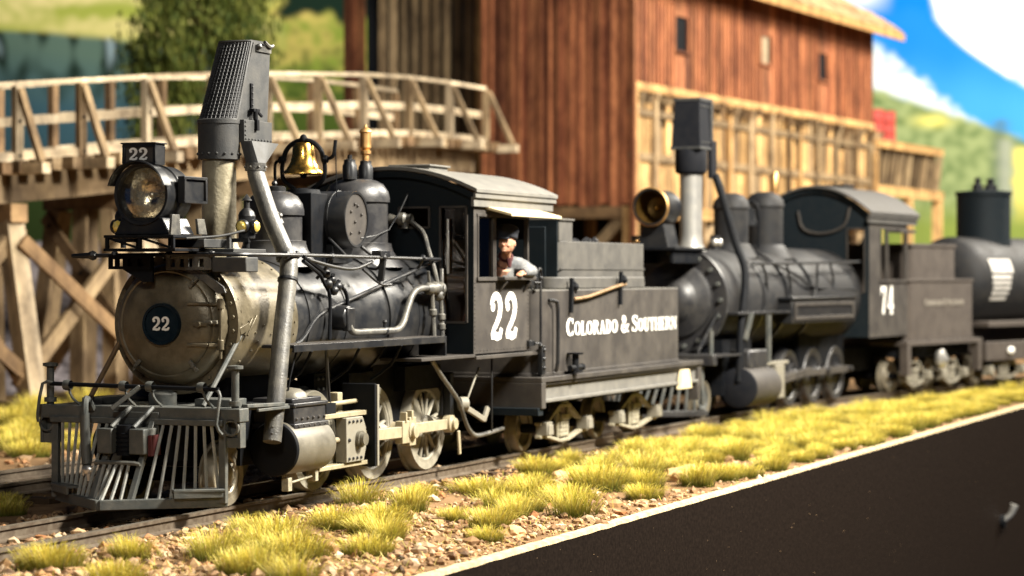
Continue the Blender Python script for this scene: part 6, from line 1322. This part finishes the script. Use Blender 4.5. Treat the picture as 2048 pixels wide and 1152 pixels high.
while n < 190 and tries < 6000:
    tries += 1
    x = rng.uniform(205, 1120); yy = yc(x); lo, hi = fy(x)+9, yy-48
    if hi-lo < 1: continue
    y = rng.uniform(lo, hi)
    if x < 330 and abs(y+108) < 14: continue
    gap = 14 if x < 450 else 11
    if any((x-a)**2*0.5+(y-c)**2 < gap*gap for a, c in placed[-260:]): continue
    placed.append((x, y)); n += 1
    tuft(x, y, rng.uniform(0.75, 1.25), 'one of the many grass tufts crowding the verge beside the tenders and engine 74', 'grass tufts on the verge further back')
for i, (x, y, s_) in enumerate(((272, 246, 1.5), (300, 262, 1.6), (330, 285, 1.6), (353, 300, 1.5), (418, 346, 1.7), (400, 322, 1.6), (455, 378, 1.7), (300, 230, 1.4), (480, 370, 1.6), (380, 350, 1.5), (440, 330, 1.6), (345, 262, 1.5), (520, 400, 1.8), (560, 420, 1.8), (600, 410, 1.8), (420, 380, 1.8), (250, 225, 1.4))):
    tuft(x, y, s_*0.9, 'one of the grass tufts growing round the feet of the trestle legs', 'grass tufts at the foot of the trestle')
rock(243, -112, 8.5, 'largest tan rock on the verge, below the rear of the first tender', 1.0); rock(230, -58, 5.0, 'tan rock lying between the near rail and the largest grass tuft', 4.2)
rock(10, -124, 4.4, 'tan rock at the panel edge below the cab', 7.7); rock(-66, -54, 2.9, 'small tan rock beside the tie ends, below the cinder pipe', 9.4); rock(262, -102, 6.0, 'tan rock touching the largest rock on its far side', 2.2); rock(214, -66, 3.6, 'small tan rock beside the near rail, under the front tender truck', 3.3)

def tree(x, y, z, h, rad, label, n=15000, weep=True):
    t_ = thing('tree', label, 'tree', (x, y, z)); b = B(); rs = np.random.default_rng(7)
    b.tube([(x, y, z-6), (x+3, y-2, z+h*0.25), (x-2, y+3, z+h*0.5), (x+2, y, z+h*0.8)], 1, 10, 4, rs=[9, 7, 5, 2]); limbs = []
    for k in range(16):
        a = k*2.4; q = z+h*(0.3+0.6*k/16); r = rad*(1-0.5*k/16)*0.8; e = V((x+math.cos(a)*r, y+math.sin(a)*r, q+h*0.13)); b.tube([(x, y, q), V((x, y, q)).lerp(e, 0.5)+V((0, 0, 5)), e], 1, 6, 3, rs=[3, 2, 0.8]); limbs.append(e)
    b.build('trunk', 'timber_brown', t_)
    vs = []; fs = []; cl_ = [e+V(rs.normal(0, rad*0.14, 3)) for e in limbs for _ in range(5)]
    for i in range(n):
        c = cl_[rs.integers(len(cl_))]; g = rs.normal(0, 1, 3)*np.array([rad*0.13, rad*0.13, h*0.045]); drop = abs(rs.normal(0, h*0.11)) if weep else 0
        p = V(c)+V(g)-V((0, 0, drop)); d = V(rs.normal(0, 1, 3)).normalized(); u, w_ = perp(d); l = rs.uniform(3.0, 6.5); k = len(vs)
        vs += [p-u*l*0.35, p-w_*l*0.0+V((0, 0, -l)), p+u*l*0.35, p+V((0, 0, l*0.8))]; fs.append((k, k+1, k+2, k+3))
    me = bpy.data.meshes.new('crown'); me.from_pydata([tuple((v-V((x, y, z)))*S) for v in vs], [], fs); me.materials.append(MATS['leaf_green'])
    o = link('crown', me, (x, y, z), t_); return t_
tree(1390, 770, 70, 400, 78, 'drooping light green tree standing behind the trestle railing')

# small toggle on the front panel
b = B(); b.cyl((815, GY-1.6, -78), (815, GY-4.4, -78), 4.2, n=16); tg = b.build('toggle_switch', 'engine_dark'); tag(tg, 'small toggle switch with a pale lever on the black front panel', 'switch')
b = B(); b.tube([(815, GY-4, -77), (815.5, GY-8, -73), (816, GY-10, -67)], 1, 10, 3, rs=[1.8, 2.0, 2.9]); b.build('lever', 'steel_bright', tg)

# loose straw fibres and flattened blades over the gravel
vs = []; fs = []; r = np.random.default_rng(5)
while len(fs) < 9000:
    x = -230+r.exponential(240); y = r.uniform(GY+2, -30)
    if x > 700 or mnoise.noise(V((x*0.025, y*0.025, 33.0)))+0.35*r.normal() < 0.05: continue
    a = r.uniform(0, 6.283); l = r.uniform(1.2, 5.5); el = abs(r.normal(0.25, 0.4)); z = gz(x, y)+0.5; dx, dy, dz = math.cos(a)*math.cos(el)*l, math.sin(a)*math.cos(el)*l, math.sin(el)*l
    w_ = 0.1; k = len(vs); px, py = -math.sin(a)*w_, math.cos(a)*w_
    vs += [(x-px, y-py, z), (x+px, y+py, z), (x+dx*0.6+px, y+dy*0.6+py, z+dz*0.75), (x+dx*0.6-px, y+dy*0.6-py, z+dz*0.75), (x+dx, y+dy, z+dz*0.9)]
    fs += [(k, k+1, k+2, k+3), (k+3, k+2, k+4)]
me = bpy.data.meshes.new('straw'); me.from_pydata((np.array(vs)*S).tolist(), [], fs); me.materials.append(MATS['straw_fibre'])
o = link('straw', me, (0, 0, 0), None); o['kind'] = 'stuff'; o['label'] = 'loose yellow straw fibres lying over the gravel'; o['category'] = 'straw'

# dust and paint specks on the panel, bolts on the trestle
r = np.random.default_rng(12); pts = []
for _ in range(170):
    x = -120+r.exponential(330); z = -9.5-abs(r.normal(0, 34))
    if x < 860: pts.append((x, GY-1.62, z, float(np.clip(r.lognormal(-2.0, 0.5), 0.06, 0.34))))
scatter('panel_dust', pts, 'timber_brown', fascia, kind='stuff')
b = B()
for i in (1, 3, 5, 7, 9):
    p, d, nr = tpath(i); zc = p.z-31
    for t in (0.06, 0.36, 0.64, 0.94):
        q = V((p.x, p.y, 0))+nr*(16-104*t)+V((0, 0, 14+(zc-30)*t))-d*10.2; b.cyl(q, q-d*1.2, 1.5, n=8)
for i in range(len(TP)):
    p, d, nr = tpath(min(i, len(TP)-1.001))
    for z in (HR-5, HR*0.48, 0): q = p+nr*4.9+V((0, 0, z)); b.cyl(q, q+nr*0.9, 0.9, n=8)
b.build('bolt_heads', 'engine_dark', trestle, kind='stuff')
